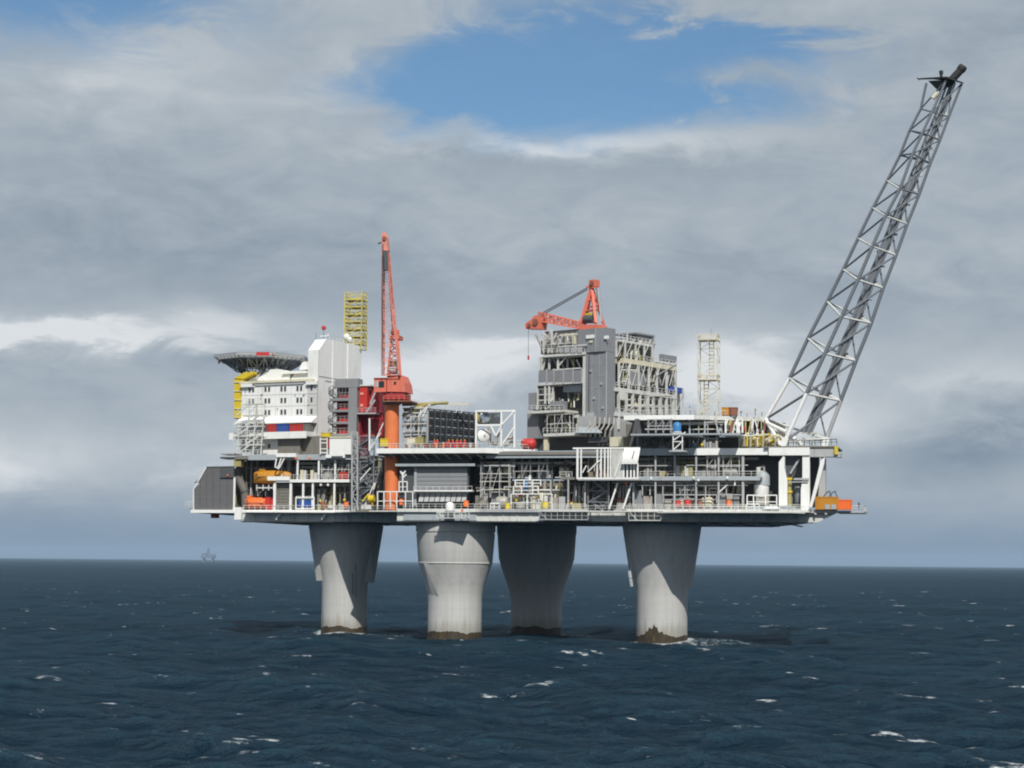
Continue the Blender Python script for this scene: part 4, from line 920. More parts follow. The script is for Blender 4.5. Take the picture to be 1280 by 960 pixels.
# ------------------------------------------------------------------ process module
T = Thing('process_module', 'tall process module with smooth grey corner tower and white steel galleries', 'module')
def side_box(nm, mt_, xa, xb, ya, yb, u, w):                        # box whose visible face is the right hand side
    va_, za = MF.side(xa, (ya + yb) / 2, u); vb2, _ = MF.side(xb, (ya + yb) / 2, u); xm = (xa + xb) / 2
    z0, z1 = MF.side(xm, yb, u)[1], MF.side(xm, ya, u)[1]; q = T.p(nm, mt_); q.fb(MF, u - w, u, va_, vb2, z0, z1); return q
M = lambda x, y, v=0.0: MF.P(x, y, v)
zT = MF.at(758, 409.5)[1]; zS = MF.at(745, 440)[1]; zB = MF.at(745, 530)[1]
uW, uN = MF.at(722, 425, 0)[0], MF.at(731, 480, 0)[0]
vS = MF.side(769, 470, 0)[0]
T.p('corner_tower', 'clad').fb(MF, uN, 0, 0, vS, zB, zS)
ui = MF.at(746, 425, 0)[0]
v2 = 6.0
T.p('tower_head', 'clad').prism([MF.w(uW, .02, zS + .01), MF.w(ui, -.5, zS + .01), MF.w(.06, -.3, zS + .01), MF.w(.06, vS, zS + .01), MF.w(uW, vS, zS + .01)], (0, 0, zT - zS))
T.p('seam', 'lgrey').beam(MF.w(ui, -.52, zS), MF.w(ui, -.52, zT), .12); T.p('seam', 'lgrey').beam(MF.w(.01, -.03, zB), MF.w(.01, -.03, zS), .2)
for y in (455, 470, 485, 500, 514): T.p('panel_seam', 'lgrey').beam(MF.w(uN, -.02, MF.at(745, y)[1]), MF.w(0, -.02, MF.at(745, y)[1]), .05, .08)
for f_ in (.33, .66): T.p('panel_seam', 'lgrey').beam(MF.w(uN * f_, -.02, zB), MF.w(uN * f_, -.02, zS), .06)
for x, y in ((737, 462), (750, 478), (741, 496), (752, 508)): T.p('wall_fitting', 'lgrey').pb(MF, x, x + 2, y, y + 3, -.3, .29)
T.p('cable_run', 'dgrey').beam(MF.w(uN * .8, -.1, zB), MF.w(uN * .8, -.1, zS), .14)
T.p('head_ledge', 'cream').beam(M(735, 439.6, -.2), M(757, 438.6, -.2), .2)
T.p('sign_board', 'white').pb(MF, 732.5, 743, 418.5, 423, -.62, .08); T.p('sign_board', 'white').pb(MF, 755, 761, 419.5, 423.5, -.75, .08); T.p('sign_board', 'cream').pb(MF, 736.5, 740.5, 425.5, 428.5, -.62, .08)
T.p('corner_column', 'steelw').pb(MF, 728.3, 730.8, 443, 530, -.3, .5)
# left galleries
vb3 = 10.0
def gal(x0, x1, y, mt_='steelw', th=2.4, v=-.4, dep=9, rail=True):
    q = T.p('gallery', mt_); q.pb(MF, x0, x1, y - th / 2 - (x1 - x0) * 0, y + th / 2, v, dep)
    if rail: T.p('railing', 'steelw').rail([M(x0, y - th / 2, v + .05), M(x1, y - th / 2, v + .05)], 1.15, .1, 1.3)
gal(679, 731, 443.3, 'steelw', 3.0, -.6); gal(672, 728, 479.3, 'steelw', 2.2, -.3); gal(659, 705, 514.5, 'steelw', 3.0, -1.6, 6); gal(679, 724, 543, 'steelw', 3.6, -2.0, 8); gal(690, 725, 461.3, 'steelw', 1.6, -.3, 8, False)
for i, x in enumerate((673, 683, 692, 704, 716)): T.p('mesh_screen', 'grey').pb(MF, x + .4, (683, 692, 704, 716, 726.5)[i] - .4, 462.6, 477.8, -.32, .12)
for x in (683, 692, 704, 716, 727): T.p('screen_post', 'lgrey').pb(MF, x - .5, x + .5, 461, 479, -.45, .3)
for i, x in enumerate((699, 705, 713, 721)): T.p('mesh_screen', 'lgrey').pb(MF, x + .4, x + (5 if i == 0 else 7) - .4, 434, 441, -.75, .1)
T.p('screen_rail', 'steelw').pb(MF, 697, 733, 431.5, 433, -.85, .3)
for x, ya, yb in ((679, 415, 442), (689, 412, 441), (700, 418, 440), (718, 418, 440), (677, 446, 478), (686, 446, 462), (697, 446, 461), (671.5, 481, 512), (681, 481, 505), (686, 481, 505), (691, 481, 505), (674, 446, 478)):
    T.p('column', 'steelw').pb(MF, x - .8, x + .8, ya, yb, random.uniform(-.2, .6), .4)
T.p('portal', 'cream').pb(MF, 699, 722, 417, 419.3, .2, .4); T.p('portal', 'cream').pb(MF, 717, 719.3, 419.4, 430, .2, .4)
for y in (486, 493, 500): T.p('window_bar', 'steelw').pb(MF, 671, 691, y - .7, y + .7, .3, .3)
for a, b in (((678, 437), (689, 413)), ((686, 440), (696, 416)), ((696, 440), (704, 418)), ((697, 459), (707, 447)), ((675, 478), (682, 448)), ((681, 528), (695, 505)), ((684, 511), (690, 503)), ((679, 415), (700, 438)), ((688, 508), (692, 482))):
    T.p('brace', 'steelw').beam(M(*a, .3), M(*b, .3), .28)
for k, (x0, x1, y0, y1, mt_) in enumerate(((676, 724, 424, 441, 'interior'), (676, 729, 445, 461, 'black'), (672, 729, 480, 511, 'dgrey'), (668, 730, 511, 560, 'interior'))): T.p('inner_wall', mt_).pb(MF, x0, x1, y0, y1, 4.2, 6)
T.p('inner_wall', 'lgrey').pb(MF, 680, 722, 413, 440, 6.3, 3)
T.p('side_wall', 'clad').pb(MF, 660.5, 671, 491, 512, 1.0, 5); T.p('side_wall', 'clad').pb(MF, 659, 673, 516.2, 548, .5, 5); T.p('wall_box', 'clad').pb(MF, 687, 703, 501.5, 512, -1.4, 2); T.p('wall_box', 'girder').pb(MF, 704, 727, 481, 489.5, 1.0, 2)
T.p('wall_box', 'lgrey').pb(MF, 724, 742, 520, 542, -1.0, 3); T.p('wall_box', 'lgrey').pb(MF, 733, 742, 515.5, 520, -.2, 2); T.p('awning', 'girder').prism([M(718, 541, -2.5), M(752, 541, -2.5), M(744, 533, -.8), M(724, 533, -.8)], MF.vh * .4)
T.p('duct', 'dgrey').pb(MF, 735, 757, 546, 553, -1.2, 3); T.p('duct', 'cream').pb(MF, 762, 779, 546, 558, -2.2, 4)
for i in range(46):
    x = random.uniform(676, 728); y = random.choice((425, 455, 495, 505, 528, 535)); T.p('pipe', random.choice(('pipe', 'steelw', 'olive')), smooth=True).tube(M(x, y + random.uniform(3, 9), 2 + random.random()), M(x + random.choice((0, 0, 6, -7)), y - random.uniform(4, 9), 2 + random.random()), random.uniform(.08, .3), 8)
for i in range(6): x = 732 + i * 6; T.p('pipe', 'pipe', smooth=True).path([M(x, 546, -1.5), M(x + 1, 538, -1.8), M(x + 5, 532, -1.2), M(x + 6, 522, -.6)], .22)
# right hand side: stepped storeys
def level(y, xb, xa=770, u=.5, mt_='steelw', th=.9):
    va_, z = MF.side(xa, y, u); vb2, _ = MF.side(xb, y, u); q = T.p('storey_floor', mt_); q.fb(MF, u - 12, u, va_, vb2, z - th, z); T.p('railing', 'steelw').rail([MF.w(u - .05, va_, z), MF.w(u - .05, vb2, z)], 1.15, .1, 1.6); return z
zl = [level(447.5, 846, 780, .5, 'cream', 1.1), level(484, 846, 770, .5, 'steelw', .9), level(516, 860, 770, .5, 'steelw', .7), level(424, 817, 774, .3, 'steelw', .5)]
def scol(x, z0, z1, u=.45, w=.42, mt_='steelw'): v_ = MF.side(x, 480, u)[0]; T.p('column', mt_).fb(MF, u - w, u, v_ - w / 2, v_ + w / 2, z0, z1)
for x in (774.5, 784, 792, 801, 811, 818, 826, 834, 843): scol(x, zl[2], zl[1] - .9, .45, .55)
for x in (774.5, 787, 799, 812, 822, 834, 845): scol(x, zl[1], zl[0] - 1.1)
for x in (771, 782, 795, 806, 816): scol(x, zl[0], zl[3] - .5, .4, .35)
scol(774.5, ZD + 6, zl[2], .6, .5); scol(854.5, zl[2], MF.side(854, 486)[1], .5, .3); scol(846, zl[2], MF.side(854, 486)[1], .5, .3)
for k in range(8):
    xa = 772 + k * 9.3; T.p('brace', 'steelw').beam(MF.PS(xa, 482, .5), MF.PS(xa + 8, 452, .5), .15)
    if k % 2: T.p('brace', 'steelw').beam(MF.PS(xa + 8, 482, .5), MF.PS(xa, 452, .5), .13)
for k in range(4): xa = 772 + k * 11; T.p('brace', 'steelw').beam(MF.PS(xa, 445, .45), MF.PS(xa + 9, 424, .45), .13)
for a, b in (((820, 470), (845, 455)), ((846, 513), (855, 490)), ((784, 513), (793, 508))): T.p('brace', 'lgrey').beam(MF.PS(*a, .6), MF.PS(*b, .6), .2)
for (xa, xb, ya, yb, mt_, u_) in ((776, 846, 451, 484, 'interior', -3.5), (776, 850, 486, 516, 'interior', -3.0), (777, 816, 426, 447, 'interior', -2.5), (786, 806, 465, 483, 'clad', .2), (799, 818, 417, 436, 'lgrey', -.6), (838, 854, 484, 491, 'dblue', .2), (776, 782, 486, 500, 'steelw', .7), (828, 846, 444, 452, 'clad', .4)): side_box('side_panel', mt_, xa, xb, ya, yb, u_, 1.0 if u_ > -2 else 4)
side_box('stair_house', 'lgrey', 770, 790, 518, 548, .2, 8)
for i in range(90):
    x = random.uniform(772, 844); lv = random.randrange(3); y = (438, 470, 502)[lv]; 
    if lv == 0 and x > 814: continue
    h2 = random.uniform(5, 13); T.p('pipe', random.choice(('pipe', 'steelw', 'cream', 'olive', 'lgrey')), smooth=True).tube(MF.PS(x, y + h2, (pd := -.3 - random.random() * 1.6)), MF.PS(x + random.choice((0, 0, 0, 5, -4)), y - h2, pd), random.uniform(.08, .3), 8)
for i in range(34): 
    y = random.uniform(-2, 2) + random.choice((432, 441, 457, 463, 476, 493, 499, 509)); xa = random.uniform(774, 800); xb = xa + random.uniform(14, 40) * (.6 if y < 446 else 1); T.p('pipe', random.choice(('pipe', 'steelw', 'lgrey')), smooth=True).tube(MF.PS(xa, y, -.4), MF.PS(xb, y, -.4), random.uniform(.15, .32), 8)
for i in range(6): x = 784 + i * 4.2; T.p('vent_stack', 'lgrey').tube(MF.PS(x, 447, -2), MF.PS(x, random.uniform(414, 422), -2), .28, 8)
T.p('top_deck', 'grey').fb(MF, -6, .2, MF.side(793, 420)[0], MF.side(818, 420)[0], MF.side(805, 419)[1], MF.side(805, 417.5)[1])
T.p('under_wall', 'dgrey').fb(MF, MF.at(672, 560, 3)[0], -.4, 3, 12, ZD, zB)
T.p('base_column', 'cream').pb(MF, 679.5, 684, 545, 563, -1.5, .8)
for x in (789, 803): T.p('knee_brace', 'dgrey').beam(F.P(x, 560, 1), F.P(x + (8 if x < 800 else -7), 524, 1), .9)
T.done()
# ------------------------------------------------------------------ white slatted screen
T = Thing('slatted_screen', 'white slatted screen with a bulging rust streaked sheet hung on the deck front', 'screen')
v = -2.2
T.p('frame', 'white').pb(F, 716, 800, 559.2, 561.2, v, .4); T.p('frame', 'white').pb(F, 720.5, 798, 596.8, 598.8, v, .4); T.p('frame', 'white').pb(F, 720.5, 723, 561.3, 596.7, v, .4)
for i, x in enumerate((726.3, 746.5, 751.3, 755.8, 760, 763.2)): T.p('slat', 'white').pb(F, x - .9, x + .9, 561.3, 596.7, v + .05, .25)
for i in range(9): x = 765.6 + i * 1.62; T.p('slat', 'steelw').pb(F, x - .68, x + .68, 561.3, 596.7, v + .1, .2)
for x in (779.5, 784, 788.5, 792.7, 797): T.p('slat', 'white').pb(F, x - 1.0, x + 1.0, 579, 596.7, v + .05, .25)
for a, b in (((734.5, 590), (750, 575)), ((728, 591), (733, 582)), ((768, 596), (779, 566))): T.p('brace', 'white').beam(F.P(*a, v - .1), F.P(*b, v - .1), .25)
sh = T.p('bulging_sheet', 'white', smooth=True); R_ = 8; vs = []
for i in range(R_ + 1):
    t_ = i / R_; y = 560 + 20 * t_; bul = .9 * math.sin(t_ * math.pi * .6)
    for x in (780.5 - 4 * t_, 787, 793.5, 800.3 - 3.5 * t_): vs.append(F.P(x, y, v - .3 - bul))
sh.add(vs, [(i * 4 + j, (i + 1) * 4 + j, (i + 1) * 4 + j + 1, i * 4 + j + 1) for i in range(R_) for j in range(3)])
nb = len(vs); sh.add([q + F.vh * .1 for q in vs], [(i * 4 + j, i * 4 + j + 1, (i + 1) * 4 + j + 1, (i + 1) * 4 + j) for i in range(R_) for j in range(3)])
T.p('rust_streak', 'deckred').prism([F.P(792.2, 563.5, v - .78), F.P(793.4, 563.5, v - .78), F.P(790.8, 573, v - 1.24), F.P(789.6, 573, v - 1.24)], F.vh * .04)
T.p('shelf', 'lgrey').pb(F, 722, 800, 598.9, 600.2, v, 3)
T.done()
# ------------------------------------------------------------------ flare boom
T = Thing('flare_boom', 'long leaning three chord lattice flare boom at the right end', 'flare boom')
Lp = [(957, 524), (987, 472.5), (1010, 423), (1034, 377), (1054, 337), (1072.5, 298), (1091, 260), (1109, 226), (1125, 194), (1137, 163), (1151, 136)]
Mp = [(981, 552), (1008, 492), (1031, 442), (1052, 396), (1072.5, 350), (1090.5, 308), (1107, 270), (1125, 236), (1141, 192), (1153, 166), (1165, 140)]
Rp = [(1033, 549), (1051, 501), (1070, 451), (1089, 404), (1104, 360), (1120, 319), (1134, 280), (1149, 243), (1163, 204), (1175, 175), (1186, 146)]
n = len(Lp); vL = lambda i: 14 - 5.0 * i / n; vM = lambda i: 3.0 + 1.5 * i / n; vR = lambda i: 9.0 - 1.5 * i / n
L = [F.P(*p, vL(i)) for i, p in enumerate(Lp)]; Mm = [F.P(*p, vM(i)) for i, p in enumerate(Mp)]; R = [F.P(*p, vR(i)) for i, p in enumerate(Rp)]
TL, TM, TR = F.P(1158, 104, 9), F.P(1183, 100, 4.6), F.P(1202, 105, 7.4)
def pm(i): return 'white' if i < 1 else 'flare'
for ch, tp in ((L, TL), (Mm, TM), (R, TR)):
    for i in range(n):
        q = T.p('chord', pm(i) if ch is not R or i > 0 else 'lgrey', smooth=True); q.tube(ch[i], ch[i + 1] if i < n - 1 else tp, .44 - .016 * i, 10)
for i in range(n):
    T.p('brace', 'steelw' if i < 8 else 'flare').tube(L[i], Mm[i], .30 - .012 * i, 8)
    T.p('brace', 'steelw' if i < 6 else 'flare').tube(L[i], R[i], .28 - .012 * i, 8)
    T.p('brace', 'steelw' if i < 7 else 'flare').tube(Mm[i], R[i], .28 - .012 * i, 8)
    if i < n - 1:
        T.p('diagonal', 'flare').tube(L[i], Mm[i + 1], .27 - .01 * i, 8); T.p('diagonal', 'flare').tube(Mm[i], R[i + 1], .27 - .01 * i, 8); T.p('diagonal', 'flare').tube(R[i], L[i].lerp(R[i], .55).lerp(L[i + 1].lerp(R[i + 1], .55), .9), .2, 7)
T.p('diagonal', 'flare').tube(L[-1], TM, .18); T.p('diagonal', 'flare').tube(Mm[-1], TR, .18); T.p('diagonal', 'flare').tube(R[-1], TR.lerp(TL, .3), .15)
# riser pipes inside the truss, with their clamps
Q = [L[i].lerp(R[i], .70) + (Mm[i] - L[i]) * .0 for i in range(n)] + [F.P(1190, 104, 7)]
for j, (r_, o) in enumerate(((.62, V((0, 0, 0))), (.34, F.uh * -.95 + F.vh * -.4), (.25, F.uh * .75 + F.vh * -.5))):
    q = T.p('riser_pipe', 'steel', smooth=True)
    for i in range(len(Q) - 1): q.tube(Q[i] + o, Q[i + 1] + o, r_ * (1 - .03 * i), 10)
for i in range(1, n):
    for f_ in (0.0, .5):
        c = Q[i].lerp(Q[i + 1], f_); q = T.p('pipe_clamp', 'steelw'); q.beam(c - F.uh * .9, c + F.uh * 1.5, .35, .5); 
        if f_ == 0: q.beam(c, R[i], .22)
    T.p('walk_bracket', 'lgrey').beam(L[i].lerp(R[i], .3), L[i].lerp(R[i], .55) + V((0, 0, .4)), .35, .3)
# platform and burner at the tip
tp = T.p('tip_platform', 'soot'); a, b, c, d_ = F.P(1150, 99.5, 10), F.P(1184, 97.5, 3.5), F.P(1204.5, 105, 7), F.P(1183, 99, 12)
tp.prism([a, b, c, d_], (0, 0, .35)); T.p('platform_beak', 'soot').beam(a, F.P(1146.5, 97.8, 10.2), .3)
apx_ = F.P(1172, 113, 7)
T.p('funnel', 'soot').add([F.P(1160, 101, 9), F.P(1178, 100, 5), F.P(1194, 104, 6.5), F.P(1184, 101, 10), apx_, apx_ + V((.6, 0, -.3))], [(0, 4, 1), (1, 4, 5, 2), (2, 5, 3), (3, 5, 4, 0), (0, 1, 2, 3)])
T.p('burner_pipe', 'soot', smooth=True).tube(F.P(1183, 107, 7), F.P(1201.5, 87, 7), .85, 12); T.p('burner_tip', 'soot', smooth=True).lathe(F.P(1199.5, 89.5, 7), [(.8, 0), (1.0, .4), (1.0, 1.2), (.85, 1.5)], 14, (F.P(1202, 86, 7) - F.P(1199.5, 89.5, 7)))
T.p('pilot_post', 'soot').tube(F.P(1176.5, 99, 7), F.P(1176.5, 91, 7), .32, 8); T.p('pilot_head', 'soot').tube(F.P(1176.5, 92.5, 7), F.P(1176.5, 88.5, 7), .45, 8)
T.p('elbow', 'cream', smooth=True).tube(F.P(1172, 116, 6), F.P(1166, 123, 6), .55, 10)
T.done()
# ------------------------------------------------------------------ flare foot structure
T = Thing('flare_portal', 'white portal structure with slanted columns carrying the flare boom', 'portal')
v = -1.0
T.p('top_girder', 'white').pb(F, 961, 1012, 559.5, 569, v, 3); T.p('top_girder', 'lgrey').pb(F, 1012, 1045, 560, 571, v + .4, 3); T.p('deck_tip', 'lgrey').pb(F, 1045, 1051, 566, 571.5, v + .4, 3); T.p('top_deck', 'floor').pb(F, 955, 1046, 557.5, 559.4, v + .1, 16)
T.p('railing', 'dgrey').rail([F.P(985, 557.5, v + .2), F.P(1046, 556, v + .2)], 1.2, .14, 1.2); T.p('lamp_post', 'yellow').pb(F, 1043, 1047.5, 558, 568, v - .1, .5)
def col(pts, mt_='white', dep=1.6, vv=v): T.p('column', mt_).prism([F.P(x, y, vv) for x, y in pts], F.vh * dep)
col([(973.5, 632), (984, 632), (984, 601), (980.5, 585), (981, 571), (979, 570), (973.5, 578)])
col([(1001, 637), (1012, 637), (1012, 569.3), (1003, 569.3), (1003, 600), (1001, 612)], 'white', 1.6, v + .4)
col([(1022.5, 621), (1032, 621), (1032, 573), (1027, 571.3)], 'lgrey', 1.6, v + 3)
col([(1011.5, 634), (1015, 620), (1026, 575), (1031, 571.5), (1030, 580), (1024, 603), (1015, 634)], 'white', 1.4, v - 1.7)
T.p('inner_wall', 'dgrey').pb(F, 929, 973, 568, 633, 6, 1); T.p('inner_wall', 'grey').pb(F, 984, 1003, 570, 634, 7, 1); T.p('inner_wall', 'dgrey').pb(F, 1012, 1024, 572, 634, 8, 1)
T.p('duct', 'dgrey').prism([F.P(981, 570, 1), F.P(1000, 570, 1), F.P(994, 592, 1), F.P(990, 599, 1), F.P(983, 598, 1)], F.vh * 2); T.p('chute', 'lgrey').beam(F.P(999, 574, .6), F.P(988, 592, .6), .8, .4)
T.p('tie', 'lgrey').pb(F, 992, 1011, 597.5, 600, v + .1, .28); T.p('tie', 'lgrey').pb(F, 986, 1010, 601.8, 603, v + .1, .28)
for a, b in (((957, 524), (976, 557)), ((955, 527), (983, 540)), ((983, 540), (1003, 557))): T.p('foot_strut', 'white').tube(F.P(*a, 9), F.P(*b, 4), .42, 10)
T.p('foot_strut', 'white').tube(F.P(957, 525, 14), F.P(950, 557, 13), .4, 10); T.p('foot_strut', 'white').tube(F.P(960, 528, 13), F.P(968, 557, 12), .4, 10)
T.p('shoe', 'white').beam(F.P(978, 558, 3), F.P(983, 548, 3), 1.4); T.p('shoe', 'white').beam(F.P(1031, 558, 8), F.P(1034, 547, 8), 1.3)
T.done()
T = Thing('yellow_pipe_post', 'yellow standpipe between the white flare columns', 'pipe'); T.p('pipe', 'olive', smooth=True).tube(F.P(987, 634, .3), F.P(987, 598, .3), .45, 12); T.p('flange', 'yellow').tube(F.P(987, 616, .3), F.P(987, 613.5, .3), .65, 12); T.p('head', 'yellow').tube(F.P(987, 600, .3), F.P(987, 597, .3), .6, 12); T.done()
T = Thing('vertical_vessel', 'dark grey upright vessel between the white flare columns', 'vessel'); T.p('shell', 'steel', smooth=True).vessel(F.P(997.5, 628, 2), F.P(997.5, 610, 2), .85, 14); T.p('foot', 'dgrey').pb(F, 993, 1002, 629, 635, 1.3, 1.5); T.done()
T = Thing('storage_vessel', 'big white vessel with blue grey top half in the dark bay by the flare', 'vessel')
T.p('lower_shell', 'white', smooth=True).lathe(F.P(952, 617, 3), [(1.3, -.8), (1.6, 0), (1.65, 1.9)], 20); T.p('upper_shell', 'girder', smooth=True).lathe(F.P(953, 607, 3), [(1.65, 0.02), (1.6, 2.2), (1.1, 3.0), (.4, 3.3)], 20); T.p('nozzle', 'steelw').tube(F.P(948, 593, 2.5), F.P(948, 584, 2.5), .5, 10); T.p('piping', 'pipe').path([F.P(948, 585, 2.5), F.P(955, 582.5, 2.5), F.P(957, 596, 2.5)], .3); T.p('skirt', 'pipe').pb(F, 945, 961, 619, 630, 2, 2); T.done()
T = Thing('white_tarpaulin', 'crumpled white tarpaulin lying on the deck edge under the white vessel', 'tarpaulin')
q = T.p('sheet', 'white', smooth=True); nx, ny = 12, 5; vs = []
for i in range(nx + 1):
    for j in range(ny + 1): p = F.P(954 + 21 * i / nx, 637, -1.5 + 3 * j / ny); vs.append(p + V((0, 0, .25 + .7 * math.sin(math.pi * j / ny) * math.sin(math.pi * (i + .6) / (nx + 1.2)) * (1 + .5 * math.sin(i * 2.1 + j)))))
q.add(vs, [(i * (ny + 1) + j, (i + 1) * (ny + 1) + j, (i + 1) * (ny + 1) + j + 1, i * (ny + 1) + j + 1) for i in range(nx) for j in range(ny)]); T.done()
# ------------------------------------------------------------------ containers at the right tip
def container(label, mt_, x0, x1, y0, y1, v, dep, nrib, panes=None):
    T = Thing('container', label, 'container'); u0, u1, z0, z1 = F.box(x0, x1, y0, y1, v)
    z0 = ZC + .34
    T.p('body', mt_).fb(F, u0, u1, v, v + dep, z0, z1)
    r = T.p('corrugation', mt_)
    for i in range(nrib): u = u0 + (u1 - u0) * (i + .5) / nrib; r.fb(F, u - .09, u + .09, v - .07, v + .02, z0 + .25, z1 - .2)
    fr = T.p('corner_frame', mt_)
    for u in (u0, u1): fr.fb(F, u - .1, u + .1, v - .1, v + .1, z0, z1 + .02)
    fr.fb(F, u0 + .1, u1 - .1, v - .1, v + .05, z1 - .18, z1 + .03); fr.fb(F, u0 + .1, u1 - .1, v - .1, v + .05, z0, z0 + .18)
    if panes:
        for a, b, c, d_ in panes: T.p('pale_panel', 'lgrey' if a < 0 else 'girder').pb(F, abs(a), b, c, d_, v - .16, .08)
    return T.done()
container('ochre container with two pale blue panels beside the flare foot', 'ochre', 1019.5, 1047, 621, 637.5, -1.6, 3.2, 9, ((1031.2, 1037.2, 630.5, 636.5), (1039, 1045, 630.5, 636.5)))
container('bright orange container at the right tip of the deck', 'orange', 1047.6, 1064.2, 624.5, 637.5, -1.4, 3.0, 6)
for k, x in enumerate((1034, 1041)):
    T = Thing('lifting_sling', 'loose grey lifting sling on the ochre container, %s one' % ('left' if k == 0 else 'right'), 'sling'); T.p('rope', 'dgrey').path([F.P(x - 5, 621.3, -1), F.P(x - 1, 616, -.5), F.P(x + 3, 614, 0), F.P(x + 4, 618, -.3), F.P(x + 6, 621.3, -.6)], .13, 6); T.p('shackle', 'steel').tube(F.P(x + 3, 613.3, 0), F.P(x + 3, 615, 0), .22, 8); T.done()
# ------------------------------------------------------------------ lifeboats on the left wing
def boat(label, mt_, x0, x1, yk, yt, v, canopy):
    T = Thing('lifeboat', label, 'lifeboat', 'lifeboats on the left wing')
    u0, u1, z0, z1 = F.box(x0, x1, yt, yk, v); Lb = u1 - u0; H = z1 - z0; N = 14
    def shell(nm, m_, f0, f1, parent=None, sc=1.0):
        q = T.p(nm, m_, parent=parent, smooth=True); vs = []; K = 8
        for i in range(N + 1):
            t_ = i / N; w = 1.45 * (1 - abs(2 * t_ - 1) ** 3.2) ** .6 + .05
            for k in range(K + 1):
                f_ = f0 + (f1 - f0) * k / K; hw = w * (math.sin(math.pi * min(1, (f_ * .92 + .06))) ** .55) * sc
                zz = z0 + H * f_ + (.25 * (2 * t_ - 1) ** 2 if f_ < .5 else -.35 * (2 * t_ - 1) ** 4 * (f_ - .5) * 2 * 1.6)
                vs.append((F.w(u0 + Lb * t_, v + 1.5 - hw, zz), F.w(u0 + Lb * t_, v + 1.5 + hw, zz)))
        flat = [p for a in (0, 1) for p in [q_[a] for q_ in vs]]; nn = len(vs); fs = []
        for i in range(N):
            for k in range(K):
                a = i * (K + 1) + k; b = (i + 1) * (K + 1) + k; fs.append((a, b, b + 1, a + 1)); fs.append((nn + a, nn + a + 1, nn + b + 1, nn + b))
            a, b = i * (K + 1), (i + 1) * (K + 1); fs.append((a, nn + a, nn + b, b)); fs.append((a + K, b + K, nn + b + K, nn + a + K))
        q.add(flat, fs); return q
    h = shell('hull', mt_, 0, .5); c = shell('canopy', canopy, .5, 1.0)
    T.p('rubbing_strake', 'dgrey').pb(F, x0 + 2, x1 - 2, (yk + yt) / 2 - .4, (yk + yt) / 2 + .4, v - .02, .15)
    for x in np.linspace(x0 + 6, x1 - 6, 4): T.p('porthole', 'glass', parent=c).lathe(F.P(x, yt + (yk - yt) * .33, v + .35), [(.22, 0), (.22, .1)], 10, -F.vh)
    tw = T.p('conning_hatch', canopy); tw.pb(F, x0 + (x1 - x0) * .2, x0 + (x1 - x0) * .36, yt - 2.2, yt + 1, v + .8, 1.3)
    for x in (x0 + 5, x1 - 5): T.p('fall_hook', 'steel').beam(F.P(x, yt + 1, v + 1.4), F.P(x, yt - 3, v + 1.4), .2)
    return T.done()
boat('ochre yellow lifeboat hanging in the upper left bay', 'ochre', 314.5, 361, 604.5, 587.5, VL + 1, 'ochre')
boat('orange lifeboat in the lower left bay beside the wind wall', 'orange', 303.5, 331, 636, 621.5, VL + 1, 'orange')
T = Thing('davit', 'white boat davit reaching down over the ochre lifeboat', 'davit')
for a, b in (((346, 572), (344, 584)), ((352, 572), (347, 586)), ((356, 572), (349, 585)), ((345, 584), (349, 586))): T.p('arm', 'white').beam(F.P(*a, VL - .6), F.P(*b, VL - .6), .3)
T.p('trolley_beam', 'white').pb(F, 334, 362, 595.5, 600.5, VL - .6, .5); T.p('cradle', 'steelw').pb(F, 320, 343, 609, 610.5, VL + .3, .4)
for x in (321, 329, 336, 342): T.p('hanger', 'steelw').beam(F.P(x, 606, VL + .3), F.P(x, 613, VL + .3), .2)
T.done()
container_specs = [('red_locker', 'red store locker right of the orange lifeboat, nearer of the two', 'red', 331.5, 337.5, 621, 637.2, VL + .8, 2.2), ('red_locker', 'narrow red store locker behind the white deck column by the lifeboat', 'red', 338, 341.5, 623, 637.2, VL + 1.2, 2.0)]
for nm, lab, m_, x0, x1, y0, y1, v, dep in container_specs:
    t = Thing(nm, lab, 'locker'); t.p('body', m_).pb(F, x0, x1, y0 + .8, y1, v, dep); t.p('lid', 'crim').pb(F, x0 - .2, x1 + .2, y0, y0 + .7, v - .06, dep + .12); t.done()
T = Thing('bent_duct', 'dark brown bent duct at the back of the lifeboat bay', 'duct'); T.p('pipe', 'interior', smooth=True).path([F.P(297, 585, VL + 4), F.P(299, 600, VL + 4), F.P(306, 615, VL + 4), F.P(307, 637, VL + 4)], 1.0, 12); T.p('clamp', 'dgrey').tube(F.P(305.2, 613.5, VL + 4), F.P(306.2, 616, VL + 4), 1.15, 12); T.done()
T = Thing('store_room', 'brown louvred store room behind white columns on the left wing', 'cabin'); T.p('wall', 'brown').pb(F, 345, 364, 603, 638, VL + 1.2, 5); T.p('roof', 'lgrey').pb(F, 344.8, 364.2, 602, 602.9, VL + 1.0, 5.3)
for k in range(8): T.p('louvre', 'brown').pb(F, 346, 361.5, 606 + k * 3.8, 608.2 + k * 3.8, VL + 1.05, .14)
T.done()
T = Thing('blue_crate_rack', 'white rack loaded with blue crates on the lower left wing', 'rack')
for x in (370, 392.5): T.p('upright', 'white').beam(F.P(x, 637, VL - .2), F.P(x, 621, VL - .2), .25)
for y in (622, 636): T.p('rail', 'white').beam(F.P(370, y, VL - .2), F.P(392.5, y, VL - .2), .25)
for i in range(10): T.p('bar', 'white').beam(F.P(371 + i * 2.3, 620, VL - .1), F.P(372 + i * 2.3, 624, VL - .1), .14)
T.done()
